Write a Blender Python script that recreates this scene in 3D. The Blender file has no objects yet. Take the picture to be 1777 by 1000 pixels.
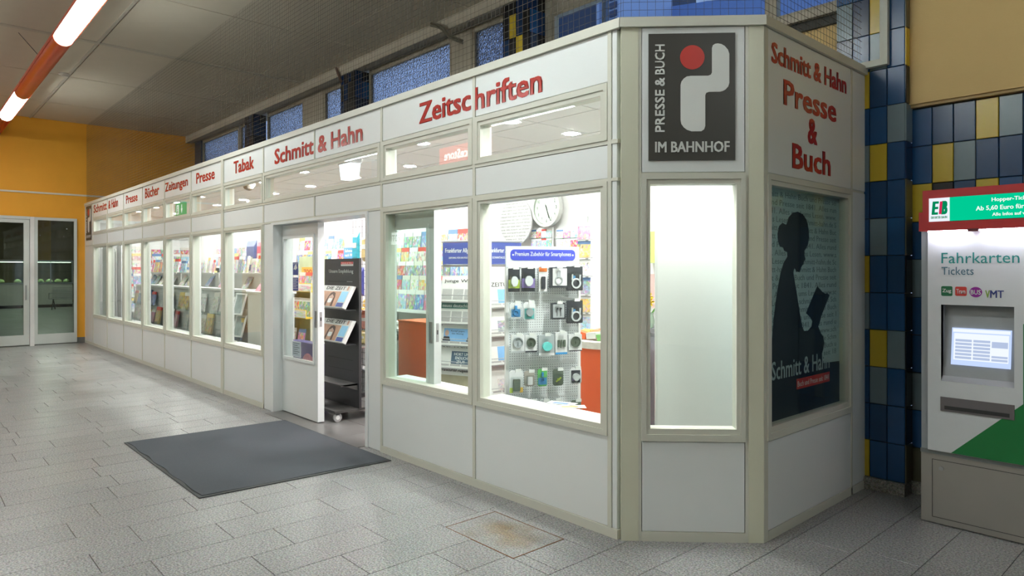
import bpy, math, random
from mathutils import Vector, Matrix
random.seed(7)
D = bpy.data
COL = bpy.context.scene.collection
SC = bpy.context.scene
R = math.radians

# ------------------------------------------------------------------ camera
CAM = Vector((2.467, -3.097, 1.55))
FPX, HZ, CXP = 1181.0, 470.0, 888.5
FW = Vector((-0.7390, 0.6737, 0)).normalized()
RT = Vector((FW.y, -FW.x, 0))
cam = D.objects.new('camera', D.cameras.new('camera'))
COL.objects.link(cam)
cam.location = CAM
cam.rotation_euler = (R(90), 0, math.atan2(-FW.x, FW.y))
cam.data.sensor_width = 36
cam.data.lens = 36 * FPX / 1777
cam.data.shift_y = (HZ - 500.0) / 1777
cam.data.clip_start = 0.05
SC.camera = cam

# ------------------------------------------------------------------ world: dusk sky
W = D.worlds.new('dusk'); SC.world = W; W.use_nodes = True
nt = W.node_tree; nt.nodes.clear()
wo = nt.nodes.new('ShaderNodeOutputWorld'); wb = nt.nodes.new('ShaderNodeBackground')
tc = nt.nodes.new('ShaderNodeTexCoord'); sx = nt.nodes.new('ShaderNodeSeparateXYZ'); cr = nt.nodes.new('ShaderNodeValToRGB')
nt.links.new(tc.outputs['Generated'], sx.inputs[0]); nt.links.new(sx.outputs['Z'], cr.inputs[0])
cr.color_ramp.elements[0].position = 0.0; cr.color_ramp.elements[0].color = (0.50, 0.66, 1.0, 1)
cr.color_ramp.elements[1].position = 1.0; cr.color_ramp.elements[1].color = (0.12, 0.28, 0.85, 1)
nt.links.new(cr.outputs[0], wb.inputs[0]); wb.inputs[1].default_value = 0.95
nt.links.new(wb.outputs[0], wo.inputs[0])

# ------------------------------------------------------------------ exposure, light levels
vs = SC.view_settings
vs.view_transform = 'Standard'; vs.look = 'None'; vs.gamma = 1.0; vs.use_curve_mapping = False
vs.exposure = 0.0
TUBE = 44.0        # hall fluorescent sections
SPOT = 620.0        # shop downlights
try:
    SC.cycles.max_bounces = 8; SC.cycles.transparent_max_bounces = 16
    SC.cycles.diffuse_bounces = 4; SC.cycles.sample_clamp_indirect = 6.0
    SC.cycles.caustics_reflective = False; SC.cycles.caustics_refractive = False
except Exception:
    pass

# ------------------------------------------------------------------ pixel -> point helpers
def ray(px, py): return FW + RT * ((px - CXP) / FPX) + Vector((0, 0, (HZ - py) / FPX))
def onY(px, py, Y=0.0):
    v = ray(px, py); return CAM + v * ((Y - CAM.y) / v.y)
def onX(px, py, X):
    v = ray(px, py); return CAM + v * ((X - CAM.x) / v.x)
def onZ(px, py, Z=0.0):
    v = ray(px, py); return CAM + v * ((Z - CAM.z) / v.z)

# ------------------------------------------------------------------ materials
MATS = {}
def newmat(name):
    m = D.materials.new(name); m.use_nodes = True
    n = m.node_tree; n.nodes.clear()
    o = n.nodes.new('ShaderNodeOutputMaterial')
    return m, n, o
def pm(name, col, rough=0.5, var=0.06, scale=14.0, metal=0.0, bump=0.0, bscale=80.0, rnd=0.0, spec=0.5, coat=0.0, emit=None):
    """plain procedural material: noise tint, optional bump and per-object tint"""
    if name in MATS: return MATS[name]
    m, n, o = newmat(name)
    b = n.nodes.new('ShaderNodeBsdfPrincipled')
    g = n.nodes.new('ShaderNodeNewGeometry')
    tx = n.nodes.new('ShaderNodeTexNoise'); tx.inputs['Scale'].default_value = scale; tx.inputs['Detail'].default_value = 4
    n.links.new(g.outputs['Position'], tx.inputs['Vector'])
    mx = n.nodes.new('ShaderNodeMix'); mx.data_type = 'RGBA'
    n.links.new(tx.outputs['Fac'], mx.inputs[0])
    mx.inputs[6].default_value = tuple(max(0, c * (1 - var)) for c in col) + (1,)
    mx.inputs[7].default_value = tuple(min(1, c * (1 + var)) for c in col) + (1,)
    src = mx.outputs[2]
    if rnd:
        oi = n.nodes.new('ShaderNodeObjectInfo')
        mr = n.nodes.new('ShaderNodeMapRange'); mr.inputs[3].default_value = 1 - rnd; mr.inputs[4].default_value = 1 + rnd
        n.links.new(oi.outputs['Random'], mr.inputs[0])
        hs = n.nodes.new('ShaderNodeHueSaturation'); n.links.new(mr.outputs[0], hs.inputs['Value']); n.links.new(src, hs.inputs['Color'])
        src = hs.outputs[0]
    n.links.new(src, b.inputs['Base Color'])
    b.inputs['Roughness'].default_value = rough; b.inputs['Metallic'].default_value = metal
    b.inputs['Specular IOR Level'].default_value = spec; b.inputs['Coat Weight'].default_value = coat
    if bump:
        t2 = n.nodes.new('ShaderNodeTexNoise'); t2.inputs['Scale'].default_value = bscale; t2.inputs['Detail'].default_value = 3
        n.links.new(g.outputs['Position'], t2.inputs['Vector'])
        bp = n.nodes.new('ShaderNodeBump'); bp.inputs['Strength'].default_value = bump; bp.inputs['Distance'].default_value = 0.004
        n.links.new(t2.outputs['Fac'], bp.inputs['Height']); n.links.new(bp.outputs[0], b.inputs['Normal'])
    if emit:
        b.inputs['Emission Color'].default_value = tuple(emit[:3]) + (1,); b.inputs['Emission Strength'].default_value = emit[3]
    n.links.new(b.outputs[0], o.inputs[0])
    MATS[name] = m
    return m
def em(name, col, strength):
    if name in MATS: return MATS[name]
    m, n, o = newmat(name)
    e = n.nodes.new('ShaderNodeEmission'); e.inputs[0].default_value = tuple(col) + (1,); e.inputs[1].default_value = strength
    n.links.new(e.outputs[0], o.inputs[0]); MATS[name] = m
    return m
def glass(name, tint=(0.93, 0.97, 0.95), refl=0.9, rough=0.0):
    """thin architectural pane: transparent + fresnel gloss"""
    if name in MATS: return MATS[name]
    m, n, o = newmat(name)
    t = n.nodes.new('ShaderNodeBsdfTransparent'); t.inputs[0].default_value = tuple(tint) + (1,)
    g = n.nodes.new('ShaderNodeBsdfGlossy'); g.inputs['Roughness'].default_value = rough; g.inputs[0].default_value = (refl, refl, refl, 1)
    lw = n.nodes.new('ShaderNodeLayerWeight'); lw.inputs[0].default_value = 0.5
    pw = n.nodes.new('ShaderNodeMath'); pw.operation = 'POWER'; pw.inputs[1].default_value = 5.0; n.links.new(lw.outputs['Facing'], pw.inputs[0])
    f = n.nodes.new('ShaderNodeMapRange'); f.inputs[3].default_value = 0.03; f.inputs[4].default_value = 0.8; n.links.new(pw.outputs[0], f.inputs[0])
    mx = n.nodes.new('ShaderNodeMixShader')
    n.links.new(f.outputs[0], mx.inputs[0]); n.links.new(t.outputs[0], mx.inputs[1]); n.links.new(g.outputs[0], mx.inputs[2])
    n.links.new(mx.outputs[0], o.inputs[0]); MATS[name] = m
    return m

WHITE = pm('white_panel', (0.80, 0.83, 0.83), 0.32, 0.02, 3)
FRAME = pm('beige_aluminium', (0.66, 0.66, 0.58), 0.35, 0.03, 6)
FRAME2 = pm('beige_post', (0.70, 0.70, 0.56), 0.38, 0.03, 6)
REDL = pm('red_lettering', (0.55, 0.035, 0.025), 0.18, 0.05, 20)
BLACKS = pm('black_board', (0.055, 0.052, 0.045), 0.4, 0.15, 5)
OFFW = pm('offwhite_print', (0.78, 0.80, 0.78), 0.4, 0.02)
REDD = pm('red_print', (0.62, 0.05, 0.04), 0.4, 0.05)
GLASS = glass('clear_pane')
GLASSG = glass('green_pane', (0.80, 0.90, 0.86))
DARKM = pm('dark_metal', (0.035, 0.035, 0.037), 0.45, 0.1, 30)
GREYM = pm('brushed_metal', (0.45, 0.46, 0.47), 0.35, 0.08, 40, metal=0.7)
WHITEI = pm('white_laminate', (0.84, 0.84, 0.83), 0.4, 0.02, 5)
PAPER = pm('newsprint', (0.74, 0.74, 0.71), 0.7, 0.06, 40)
INK = pm('ink', (0.03, 0.03, 0.035), 0.6, 0.05)
BLUEP = pm('blue_print', (0.045, 0.07, 0.28), 0.35, 0.1, 8)
ORANGEB = pm('orange_plastic', (0.85, 0.13, 0.03), 0.4, 0.05, 6)
ORANGEW = pm('orange_plaster', (0.86, 0.40, 0.03), 0.7, 0.07, 3, bump=0.25, bscale=150)
BEIGEW = pm('beige_plaster', (0.74, 0.53, 0.23), 0.7, 0.05, 3, bump=0.35, bscale=220)
CEILM = pm('ceiling_panel', (0.62, 0.56, 0.45), 0.75, 0.04, 4, rnd=0.03)
CONC = pm('concrete', (0.46, 0.42, 0.34), 0.75, 0.08, 8, bump=0.2)
DARKJ = pm('dark_joint', (0.10, 0.095, 0.085), 0.8, 0.1, 30)
YELL = pm('yellow_card', (0.80, 0.55, 0.06), 0.5, 0.1, 20)
TEALT = pm('teal_print', (0.02, 0.27, 0.25), 0.4, 0.05)
GREENT = pm('green_print', (0.01, 0.20, 0.05), 0.35, 0.05)

def granite(name, base, dark, rough, stain=False):
    m, n, o = newmat(name)
    b = n.nodes.new('ShaderNodeBsdfPrincipled'); g = n.nodes.new('ShaderNodeNewGeometry')
    t1 = n.nodes.new('ShaderNodeTexNoise'); t1.inputs['Scale'].default_value = 92; t1.inputs['Detail'].default_value = 5; t1.inputs['Roughness'].default_value = 0.75
    t2 = n.nodes.new('ShaderNodeTexNoise'); t2.inputs['Scale'].default_value = 1.7; t2.inputs['Detail'].default_value = 3
    t3 = n.nodes.new('ShaderNodeTexVoronoi'); t3.inputs['Scale'].default_value = 140
    for t in (t1, t2, t3): n.links.new(g.outputs['Position'], t.inputs['Vector'])
    c = n.nodes.new('ShaderNodeValToRGB')
    c.color_ramp.elements[0].position = 0.36; c.color_ramp.elements[0].color = tuple(dark) + (1,)
    c.color_ramp.elements[1].position = 0.63; c.color_ramp.elements[1].color = tuple(base) + (1,)
    n.links.new(t1.outputs['Fac'], c.inputs[0])
    mx = n.nodes.new('ShaderNodeMix'); mx.data_type = 'RGBA'; mx.blend_type = 'MULTIPLY'; mx.inputs[0].default_value = 0.35
    n.links.new(c.outputs[0], mx.inputs[6]); n.links.new(t3.outputs['Color'], mx.inputs[7])
    oi = n.nodes.new('ShaderNodeObjectInfo'); mr = n.nodes.new('ShaderNodeMapRange')
    mr.inputs[3].default_value = 0.955; mr.inputs[4].default_value = 1.045
    n.links.new(oi.outputs['Random'], mr.inputs[0])
    hs = n.nodes.new('ShaderNodeHueSaturation'); hs.inputs['Saturation'].default_value = 0.55
    n.links.new(mr.outputs[0], hs.inputs['Value']); n.links.new(mx.outputs[2], hs.inputs['Color'])
    src = hs.outputs[0]
    if stain:
        co = n.nodes.new('ShaderNodeTexCoord'); mp = n.nodes.new('ShaderNodeMapping'); mp.inputs['Location'].default_value = (-0.5, -0.5, 0); mp.inputs['Scale'].default_value = (1, 1, 0)
        n.links.new(co.outputs['Generated'], mp.inputs[0])
        ln = n.nodes.new('ShaderNodeVectorMath'); ln.operation = 'LENGTH'; n.links.new(mp.outputs[0], ln.inputs[0])
        ns = n.nodes.new('ShaderNodeTexNoise'); ns.inputs['Scale'].default_value = 5; n.links.new(g.outputs['Position'], ns.inputs['Vector'])
        ad = n.nodes.new('ShaderNodeMath'); ad.operation = 'ADD'; n.links.new(ln.outputs['Value'], ad.inputs[0]); n.links.new(ns.outputs['Fac'], ad.inputs[1])
        rr = n.nodes.new('ShaderNodeMapRange'); rr.inputs[1].default_value = 0.50; rr.inputs[2].default_value = 1.02; rr.inputs[3].default_value = 1.0; rr.inputs[4].default_value = 0.0
        n.links.new(ad.outputs[0], rr.inputs[0])
        m2 = n.nodes.new('ShaderNodeMix'); m2.data_type = 'RGBA'; m2.blend_type = 'MULTIPLY'
        n.links.new(rr.outputs[0], m2.inputs[0]); n.links.new(src, m2.inputs[6]); m2.inputs[7].default_value = (0.72, 0.50, 0.24, 1)
        src = m2.outputs[2]
    n.links.new(src, b.inputs['Base Color'])
    rm = n.nodes.new('ShaderNodeMapRange'); rm.inputs[3].default_value = rough - 0.10; rm.inputs[4].default_value = rough + 0.14
    n.links.new(t2.outputs['Fac'], rm.inputs[0]); n.links.new(rm.outputs[0], b.inputs['Roughness'])
    bp = n.nodes.new('ShaderNodeBump'); bp.inputs['Strength'].default_value = 0.10; bp.inputs['Distance'].default_value = 0.003
    n.links.new(t1.outputs['Fac'], bp.inputs['Height']); n.links.new(bp.outputs[0], b.inputs['Normal'])
    n.links.new(b.outputs[0], o.inputs[0]); MATS[name] = m
    return m
GRAN = granite('granite', (0.54, 0.53, 0.52), (0.065, 0.065, 0.07), 0.32)
GRANS = granite('granite_rust', (0.50, 0.49, 0.47), (0.10, 0.098, 0.095), 0.36, True)
PLINTH = granite('granite_plinth', (0.50, 0.48, 0.42), (0.12, 0.12, 0.10), 0.45)

def covers(name, sat=1.0, val=1.0):
    """printed cover: masthead band, picture blotches, colours differ per object"""
    m, n, o = newmat(name)
    b = n.nodes.new('ShaderNodeBsdfPrincipled'); b.inputs['Roughness'].default_value = 0.3
    co = n.nodes.new('ShaderNodeTexCoord'); oi = n.nodes.new('ShaderNodeObjectInfo')
    ml = n.nodes.new('ShaderNodeMath'); ml.operation = 'MULTIPLY'; ml.inputs[1].default_value = 37.0
    n.links.new(oi.outputs['Random'], ml.inputs[0])
    cb = n.nodes.new('ShaderNodeCombineXYZ'); n.links.new(ml.outputs[0], cb.inputs[1])
    av = n.nodes.new('ShaderNodeVectorMath'); n.links.new(co.outputs['Generated'], av.inputs[0]); n.links.new(cb.outputs[0], av.inputs[1])
    vo = n.nodes.new('ShaderNodeTexVoronoi'); vo.inputs['Scale'].default_value = 5.5; n.links.new(av.outputs[0], vo.inputs['Vector'])
    no = n.nodes.new('ShaderNodeTexNoise'); no.inputs['Scale'].default_value = 7; no.inputs['Detail'].default_value = 3; n.links.new(av.outputs[0], no.inputs['Vector'])
    hs = n.nodes.new('ShaderNodeHueSaturation'); hs.inputs['Saturation'].default_value = 0.8 * sat; hs.inputs['Value'].default_value = val
    n.links.new(vo.outputs['Color'], hs.inputs['Color'])
    # random base colour
    cr = n.nodes.new('ShaderNodeValToRGB'); cr.color_ramp.interpolation = 'CONSTANT'
    pal = [(0.75, 0.72, 0.68), (0.55, 0.05, 0.05), (0.10, 0.22, 0.50), (0.78, 0.74, 0.62), (0.70, 0.45, 0.10), (0.12, 0.30, 0.18), (0.80, 0.78, 0.78), (0.60, 0.20, 0.30), (0.25, 0.25, 0.28), (0.35, 0.55, 0.70)]
    els = cr.color_ramp.elements
    els[0].position = 0; els[0].color = pal[0] + (1,); els[1].position = 0.1; els[1].color = pal[1] + (1,)
    for i in range(2, 10):
        e = els.new(i / 10); e.color = pal[i] + (1,)
    n.links.new(oi.outputs['Random'], cr.inputs[0])
    m1 = n.nodes.new('ShaderNodeMix'); m1.data_type = 'RGBA'
    rr = n.nodes.new('ShaderNodeMapRange'); rr.inputs[1].default_value = 0.42; rr.inputs[2].default_value = 0.58; rr.inputs[3].default_value = 0.1; rr.inputs[4].default_value = 0.8
    n.links.new(no.outputs['Fac'], rr.inputs[0]); n.links.new(rr.outputs[0], m1.inputs[0]); n.links.new(cr.outputs[0], m1.inputs[6]); n.links.new(hs.outputs[0], m1.inputs[7])
    sp = n.nodes.new('ShaderNodeSeparateXYZ'); n.links.new(co.outputs['Generated'], sp.inputs[0])
    gt = n.nodes.new('ShaderNodeMath'); gt.operation = 'GREATER_THAN'; gt.inputs[1].default_value = 0.80; n.links.new(sp.outputs['Z'], gt.inputs[0])
    cr2 = n.nodes.new('ShaderNodeValToRGB'); cr2.color_ramp.interpolation = 'CONSTANT'
    cr2.color_ramp.elements[0].color = (0.8, 0.8, 0.78, 1); cr2.color_ramp.elements[1].position = 0.84; cr2.color_ramp.elements[1].color = (0.6, 0.06, 0.05, 1)
    e = cr2.color_ramp.elements.new(0.45); e.color = (0.70, 0.66, 0.60, 1); e = cr2.color_ramp.elements.new(0.62); e.color = (0.12, 0.22, 0.42, 1); e = cr2.color_ramp.elements.new(0.72); e.color = (0.78, 0.60, 0.20, 1)
    ff = n.nodes.new('ShaderNodeMath'); ff.operation = 'FRACT'; n.links.new(ml.outputs[0], ff.inputs[0]); n.links.new(ff.outputs[0], cr2.inputs[0])
    m2 = n.nodes.new('ShaderNodeMix'); m2.data_type = 'RGBA'; n.links.new(gt.outputs[0], m2.inputs[0]); n.links.new(m1.outputs[2], m2.inputs[6]); n.links.new(cr2.outputs[0], m2.inputs[7])
    n.links.new(m2.outputs[2], b.inputs['Base Color']); n.links.new(b.outputs[0], o.inputs[0]); MATS[name] = m
    return m
COVER = covers('magazine_cover'); COVERB = covers('book_cover', 0.8, 0.6); COVERK = covers('bright_cover', 1.25, 1.0)

# ------------------------------------------------------------------ mesh building
class MB:
    def __init__(s): s.v = []; s.f = []
    def add(s, vs, fs, M=None):
        o = len(s.v)
        for p in vs:
            p = Vector(p); s.v.append(tuple(M @ p) if M else tuple(p))
        for f in fs: s.f.append([i + o for i in f])
        return s
    def box(s, x0, x1, y0, y1, z0, z1, M=None):
        return s.add([(x0, y0, z0), (x1, y0, z0), (x1, y1, z0), (x0, y1, z0), (x0, y0, z1), (x1, y0, z1), (x1, y1, z1), (x0, y1, z1)],
                     [(0, 3, 2, 1), (4, 5, 6, 7), (0, 1, 5, 4), (1, 2, 6, 5), (2, 3, 7, 6), (3, 0, 4, 7)], M)
    def cbox(s, x0, x1, y0, y1, z0, z1, c=0.004, M=None):
        """box with chamfered front (-y) edges"""
        return s.add([(x0, y1, z0), (x1, y1, z0), (x1, y1, z1), (x0, y1, z1),
                      (x0, y0 + c, z0), (x1, y0 + c, z0), (x1, y0 + c, z1), (x0, y0 + c, z1),
                      (x0 + c, y0, z0 + c), (x1 - c, y0, z0 + c), (x1 - c, y0, z1 - c), (x0 + c, y0, z1 - c)],
                     [(0, 3, 2, 1), (8, 9, 10, 11), (4, 5, 9, 8), (5, 6, 10, 9), (6, 7, 11, 10), (7, 4, 8, 11),
                      (0, 1, 5, 4), (1, 2, 6, 5), (2, 3, 7, 6), (3, 0, 4, 7)], M)
    def ring(s, x0, x1, z0, z1, w, y0, y1, wb=None, wt=None):
        wb = wb or w; wt = wt or w
        s.box(x0, x0 + w, y0, y1, z0, z1); s.box(x1 - w, x1, y0, y1, z0, z1)
        s.box(x0 + w, x1 - w, y0, y1, z0, z0 + wb); return s.box(x0 + w, x1 - w, y0, y1, z1 - wt, z1)
    def prism(s, poly, y0, y1, M=None):
        """extrude an (x,z) polygon along y"""
        n = len(poly)
        return s.add([(x, y0, z) for x, z in poly] + [(x, y1, z) for x, z in poly],
                     [tuple(range(n)), tuple(range(2 * n - 1, n - 1, -1))] + [(i, i + n, (i + 1) % n + n, (i + 1) % n) for i in range(n)], M)
    def tube(s, p0, p1, r0, r1=None, n=8, caps=True, a0=0.0, a1=2 * math.pi):
        p0 = Vector(p0); p1 = Vector(p1); r1 = r0 if r1 is None else r1
        d = (p1 - p0).normalized(); a = d.orthogonal().normalized(); b = d.cross(a)
        o = len(s.v)
        for p, r in ((p0, r0), (p1, r1)):
            for i in range(n):
                t = 2 * math.pi * i / n; s.v.append(tuple(p + (a * math.cos(t) + b * math.sin(t)) * r))
        for i in range(n): s.f.append([o + i, o + (i + 1) % n, o + n + (i + 1) % n, o + n + i])
        if caps: s.f.append([o + i for i in range(n)][::-1]); s.f.append([o + n + i for i in range(n)])
        return s
    def path(s, pts, r, n=6):
        for a, b in zip(pts, pts[1:]): s.tube(a, b, r, n=n)
        return s
    def lathe(s, prof, cx=0, cy=0, n=24):
        o = len(s.v)
        for r, z in prof:
            for i in range(n):
                t = 2 * math.pi * i / n; s.v.append((cx + r * math.cos(t), cy + r * math.sin(t), z))
        for k in range(len(prof) - 1):
            for i in range(n):
                s.f.append([o + k * n + i, o + k * n + (i + 1) % n, o + (k + 1) * n + (i + 1) % n, o + (k + 1) * n + i])
        s.f.append([o + i for i in range(n)][::-1]); s.f.append([o + (len(prof) - 1) * n + i for i in range(n)])
        return s
    def mesh(s, name, mat, smooth=False):
        m = D.meshes.new(name); m.from_pydata(s.v, [], s.f); m.validate(); m.update()
        if mat: m.materials.append(mat)
        if smooth:
            m.polygons.foreach_set('use_smooth', [True] * len(m.polygons)); m.set_sharp_from_angle(angle=R(35))
        return m
    def build(s, name, mat, parent=None, loc=(0, 0, 0), rot=(0, 0, 0), smooth=False):
        return link(name, s.mesh(name, mat, smooth), parent, loc, rot)
def link(name, mesh, parent=None, loc=(0, 0, 0), rot=(0, 0, 0)):
    o = D.objects.new(name, mesh); COL.objects.link(o)
    o.parent = parent; o.location = loc; o.rotation_euler = rot
    return o
def tag(o, label, cat, group=None, kind=None):
    o['label'] = label
    if cat: o['category'] = cat
    if group: o['group'] = group
    if kind: o['kind'] = kind
    return o
def thing(name, label, cat, loc=(0, 0, 0), rz=0.0, group=None, kind=None):
    o = link(name, None, None, loc, (0, 0, rz)); o.empty_display_size = 0.1
    return tag(o, label, cat, group, kind)
def rdisc(cx, cz, rx, rz_, n=28): return [(cx + rx * math.cos(2 * math.pi * i / n), cz + rz_ * math.sin(2 * math.pi * i / n)) for i in range(n)]
def rrect(x0, x1, z0, z1, r, n=5):
    p = []
    for cx, cz, a in ((x1 - r, z1 - r, 0), (x0 + r, z1 - r, 90), (x0 + r, z0 + r, 180), (x1 - r, z0 + r, 270)):
        for i in range(n + 1):
            t = R(a + 90 * i / n); p.append((cx + r * math.cos(t), cz + r * math.sin(t)))
    return p
def text(body, x0, x1, z0, z1, y, mat, parent, name='lettering', depth=0.003, bold=0.0, shear=0.0, rot=0.0, loc=(0, 0, 0), orot=(0, 0, 0)):
    """lettering fitted into x0..x1 / z0..z1, standing in the local xz plane, front towards -y"""
    c = D.curves.new('t', 'FONT'); c.body = body; c.resolution_u = 2; c.extrude = 0.01; c.shear = shear
    ob = D.objects.new('t', c); COL.objects.link(ob)
    dg = bpy.context.evaluated_depsgraph_get()
    me = D.meshes.new_from_object(ob.evaluated_get(dg)); D.objects.remove(ob); D.curves.remove(c)
    if rot:
        for v in me.vertices:
            px, py = v.co.x, v.co.y; v.co.x = px * math.cos(rot) - py * math.sin(rot); v.co.y = px * math.sin(rot) + py * math.cos(rot)
    xs = [v.co.x for v in me.vertices]; ys = [v.co.y for v in me.vertices]
    a, b, c0, d0 = min(xs), max(xs), min(ys), max(ys)
    sz = (z1 - z0) / (d0 - c0); sxx = sz if x1 is None else (x1 - x0) / (b - a)
    for v in me.vertices:
        x, yy, z = v.co
        v.co = (x0 + (x - a) * sxx, y - depth * (z + 0.01) / 0.02, z0 + (yy - c0) * sz)
    if bold:
        # heavier strokes: the glyphs laid four times with a small shift
        g = bold * sz * 0.8; V = [tuple(v.co) for v in me.vertices]; Fc = [tuple(p.vertices) for p in me.polygons]; mb = MB()
        kx = (x1 - x0 - 2 * g) / (x1 - x0) if x1 is not None else 1.0
        for ddx, ddz in ((-g, -g * 0.5), (-g, g * 0.5), (g, -g * 0.5), (g, g * 0.5), (0, 0)):
            mb.add([(x0 + g + (p[0] - x0) * kx + ddx, p[1] + (0.0 if ddx else -0.00005), p[2] + ddz) for p in V], Fc)
        D.meshes.remove(me); me = mb.mesh(name, mat)
    else:
        me.materials.clear(); me.materials.append(mat); me.name = name; me.update()
    return link(name, me, parent, loc, orot)

# ================================================================== HALL
HC = 4.72           # ceiling height
XL = -14.63         # orange end wall
# ---- floor: granite slabs in rows that run into the depth
fl = MB(); fl.box(XL - 0.2, 9, -7, 2.2, -0.12, -0.006)
floor = fl.build('floor', DARKJ); tag(floor, 'grey granite slab floor of the station hall', 'floor', kind='structure')
PX = 0.3115; X0 = -1.215
J = {-3: (-1.365,), -2: (-1.63,), -1: (-1.405,), -4: (-1.636,), 0: (-1.655,), -6: (-1.957,), -5: (-2.12,), -7: (-1.874,), -9: (-1.875,), -8: (-1.935,), 1: (-0.62,), 2: (-0.9,), 3: (-0.55,)}
HATCH = (-0.845, -0.235, -0.625, -0.225)
SG = 0.0017
slab_cache = {}
def slab_mesh(w, l):
    k = (round(w, 3), round(l, 3))
    if k not in slab_cache:
        b = MB(); c = 0.0015; x, y = w / 2 - SG, l / 2 - SG
        b.add([(-x, -y, -0.03), (x, -y, -0.03), (x, y, -0.03), (-x, y, -0.03), (-x, -y, -c), (x, -y, -c), (x, y, -c), (-x, y, -c),
               (-x + c, -y + c, 0), (x - c, -y + c, 0), (x - c, y - c, 0), (-x + c, y - c, 0)],
              [(0, 3, 2, 1), (8, 9, 10, 11), (4, 5, 9, 8), (5, 6, 10, 9), (6, 7, 11, 10), (7, 4, 8, 11), (0, 1, 5, 4), (1, 2, 6, 5), (2, 3, 7, 6), (3, 0, 4, 7)])
        slab_cache[k] = b.mesh('slab', GRAN)
    return slab_cache[k]
slabs = []
k0 = math.ceil((XL - X0) / PX)
for k in range(k0 - 1, 33):
    xa, xb = max(XL, X0 + PX * k), X0 + PX * (k + 1)
    if xb - xa < 0.03: continue
    rr = random.Random(k * 13 + 5); j = J[k][0] if k in J else -rr.uniform(0.2, 0.9)
    L = 0.67
    lim = 0.05 if xb < -0.05 else (max(0.05, xb + 0.02) if xb < 0.55 else 2.17)
    lim = min(lim, 2.17)
    y = j - L * math.ceil((j + 7) / L)
    while y < lim:
        ya, yb = max(y, -7), min(y + L, lim)
        y += L
        if yb - ya < 0.03: continue
        # rusty access cover replaces the slabs it lies in
        if xa < HATCH[1] - 0.02 and xb > HATCH[0] + 0.02 and ya < HATCH[3] - 0.02 and yb > HATCH[2] + 0.02:
            if HATCH[2] - ya > 0.03: slabs.append((xa, xb, ya, HATCH[2]))
            if yb - HATCH[3] > 0.03: slabs.append((xa, xb, HATCH[3], yb))
            yc, yd = max(ya, HATCH[2]), min(yb, HATCH[3])
            if HATCH[0] - xa > 0.03: slabs.append((xa, HATCH[0], yc, yd))
            if xb - HATCH[1] > 0.03: slabs.append((HATCH[1], xb, yc, yd))
            continue
        slabs.append((xa, xb, ya, yb))
def prominence(s):
    c = Vector(((s[0] + s[1]) / 2, (s[2] + s[3]) / 2, 0)) - CAM
    dpt = c.dot(FW)
    if dpt < 1.0: return -1
    px = CXP + FPX * c.dot(RT) / dpt
    return 1 / dpt if -250 < px < 2030 else -1 + 1 / dpt * 1e-3
slabs.sort(key=prominence, reverse=True)
rest = MB()
for i, (xa, xb, ya, yb) in enumerate(slabs):
    if i < 295 and prominence((xa, xb, ya, yb)) > 0:
        link('slab', slab_mesh(xb - xa, yb - ya), floor, ((xa + xb) / 2, (ya + yb) / 2, 0.0))
    else:
        rest.box(xa + SG, xb - SG, ya + SG, yb - SG, -0.03, 0.0)
o = rest.build('slab_field', GRAN, floor); o['kind'] = 'stuff'
# rusty access cover set flush into the floor
hx0, hx1, hy0, hy1 = HATCH
h = thing('access_cover', 'square granite floor cover with rust stained edges before the long shopfront', 'floor cover', ((hx0 + hx1) / 2, (hy0 + hy1) / 2, -0.006))
b = MB(); w, l = (hx1 - hx0) / 2, (hy1 - hy0) / 2
for a in ((-w, w, -l, -l + 0.006), (-w, w, l - 0.006, l), (-w, -w + 0.006, -l, l), (w - 0.006, w, -l, l)): b.box(a[0], a[1], a[2], a[3], 0, 0.0065)
b.build('steel_edge', pm('rusty_steel', (0.17, 0.075, 0.03), 0.8, 0.4, 60), h)
MB().box(-w + 0.007, w - 0.007, -l + 0.007, l - 0.007, 0, 0.006).build('infill_slab', GRANS, h)

# ---- ceiling
c = MB(); c.box(XL - 0.2, 9, -7, 2.04, HC + 0.02, HC + 0.25)
ceil = c.build('ceiling', DARKJ); tag(ceil, 'pale panelled ceiling of the station hall', 'ceiling', kind='structure')
xs = [-8.38 + 2.23 * i for i in range(-3, 9)]; ys = [-0.95 + 2.23 * i for i in range(-3, 3)]
xs = [XL] + [x for x in xs if XL + 0.3 < x < 9] + [9]; ys = [-7] + [y for y in ys if -6.7 < y < 1.8] + [2.04]
for i in range(len(xs) - 1):
    for jx in range(len(ys) - 1):
        MB().box(xs[i] + 0.008, xs[i + 1] - 0.008, ys[jx] + 0.006, ys[jx + 1] - 0.006, HC, HC + 0.02).build('ceiling_panel', CEILM, ceil)
b = MB()
b.box(-8.44, -8.36, -7, 2.0, HC - 0.012, HC); b.box(XL, 9, -1.0, -0.965, HC - 0.01, HC)
b.build('cover_strip', pm('strip', (0.52, 0.48, 0.40), 0.7), ceil)
# smoke detector
b = MB(); b.lathe([(0.03, -0.055), (0.05, -0.05), (0.055, -0.03), (0.085, -0.015), (0.09, 0)])
p = onZ(112, 128, HC)
tag(b.build('smoke_detector', pm('detector_white', (0.55, 0.52, 0.45), 0.5), loc=(p.x, p.y, HC), smooth=True), 'small round smoke detector on the hall ceiling beside the red lamp', 'smoke detector')

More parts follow.
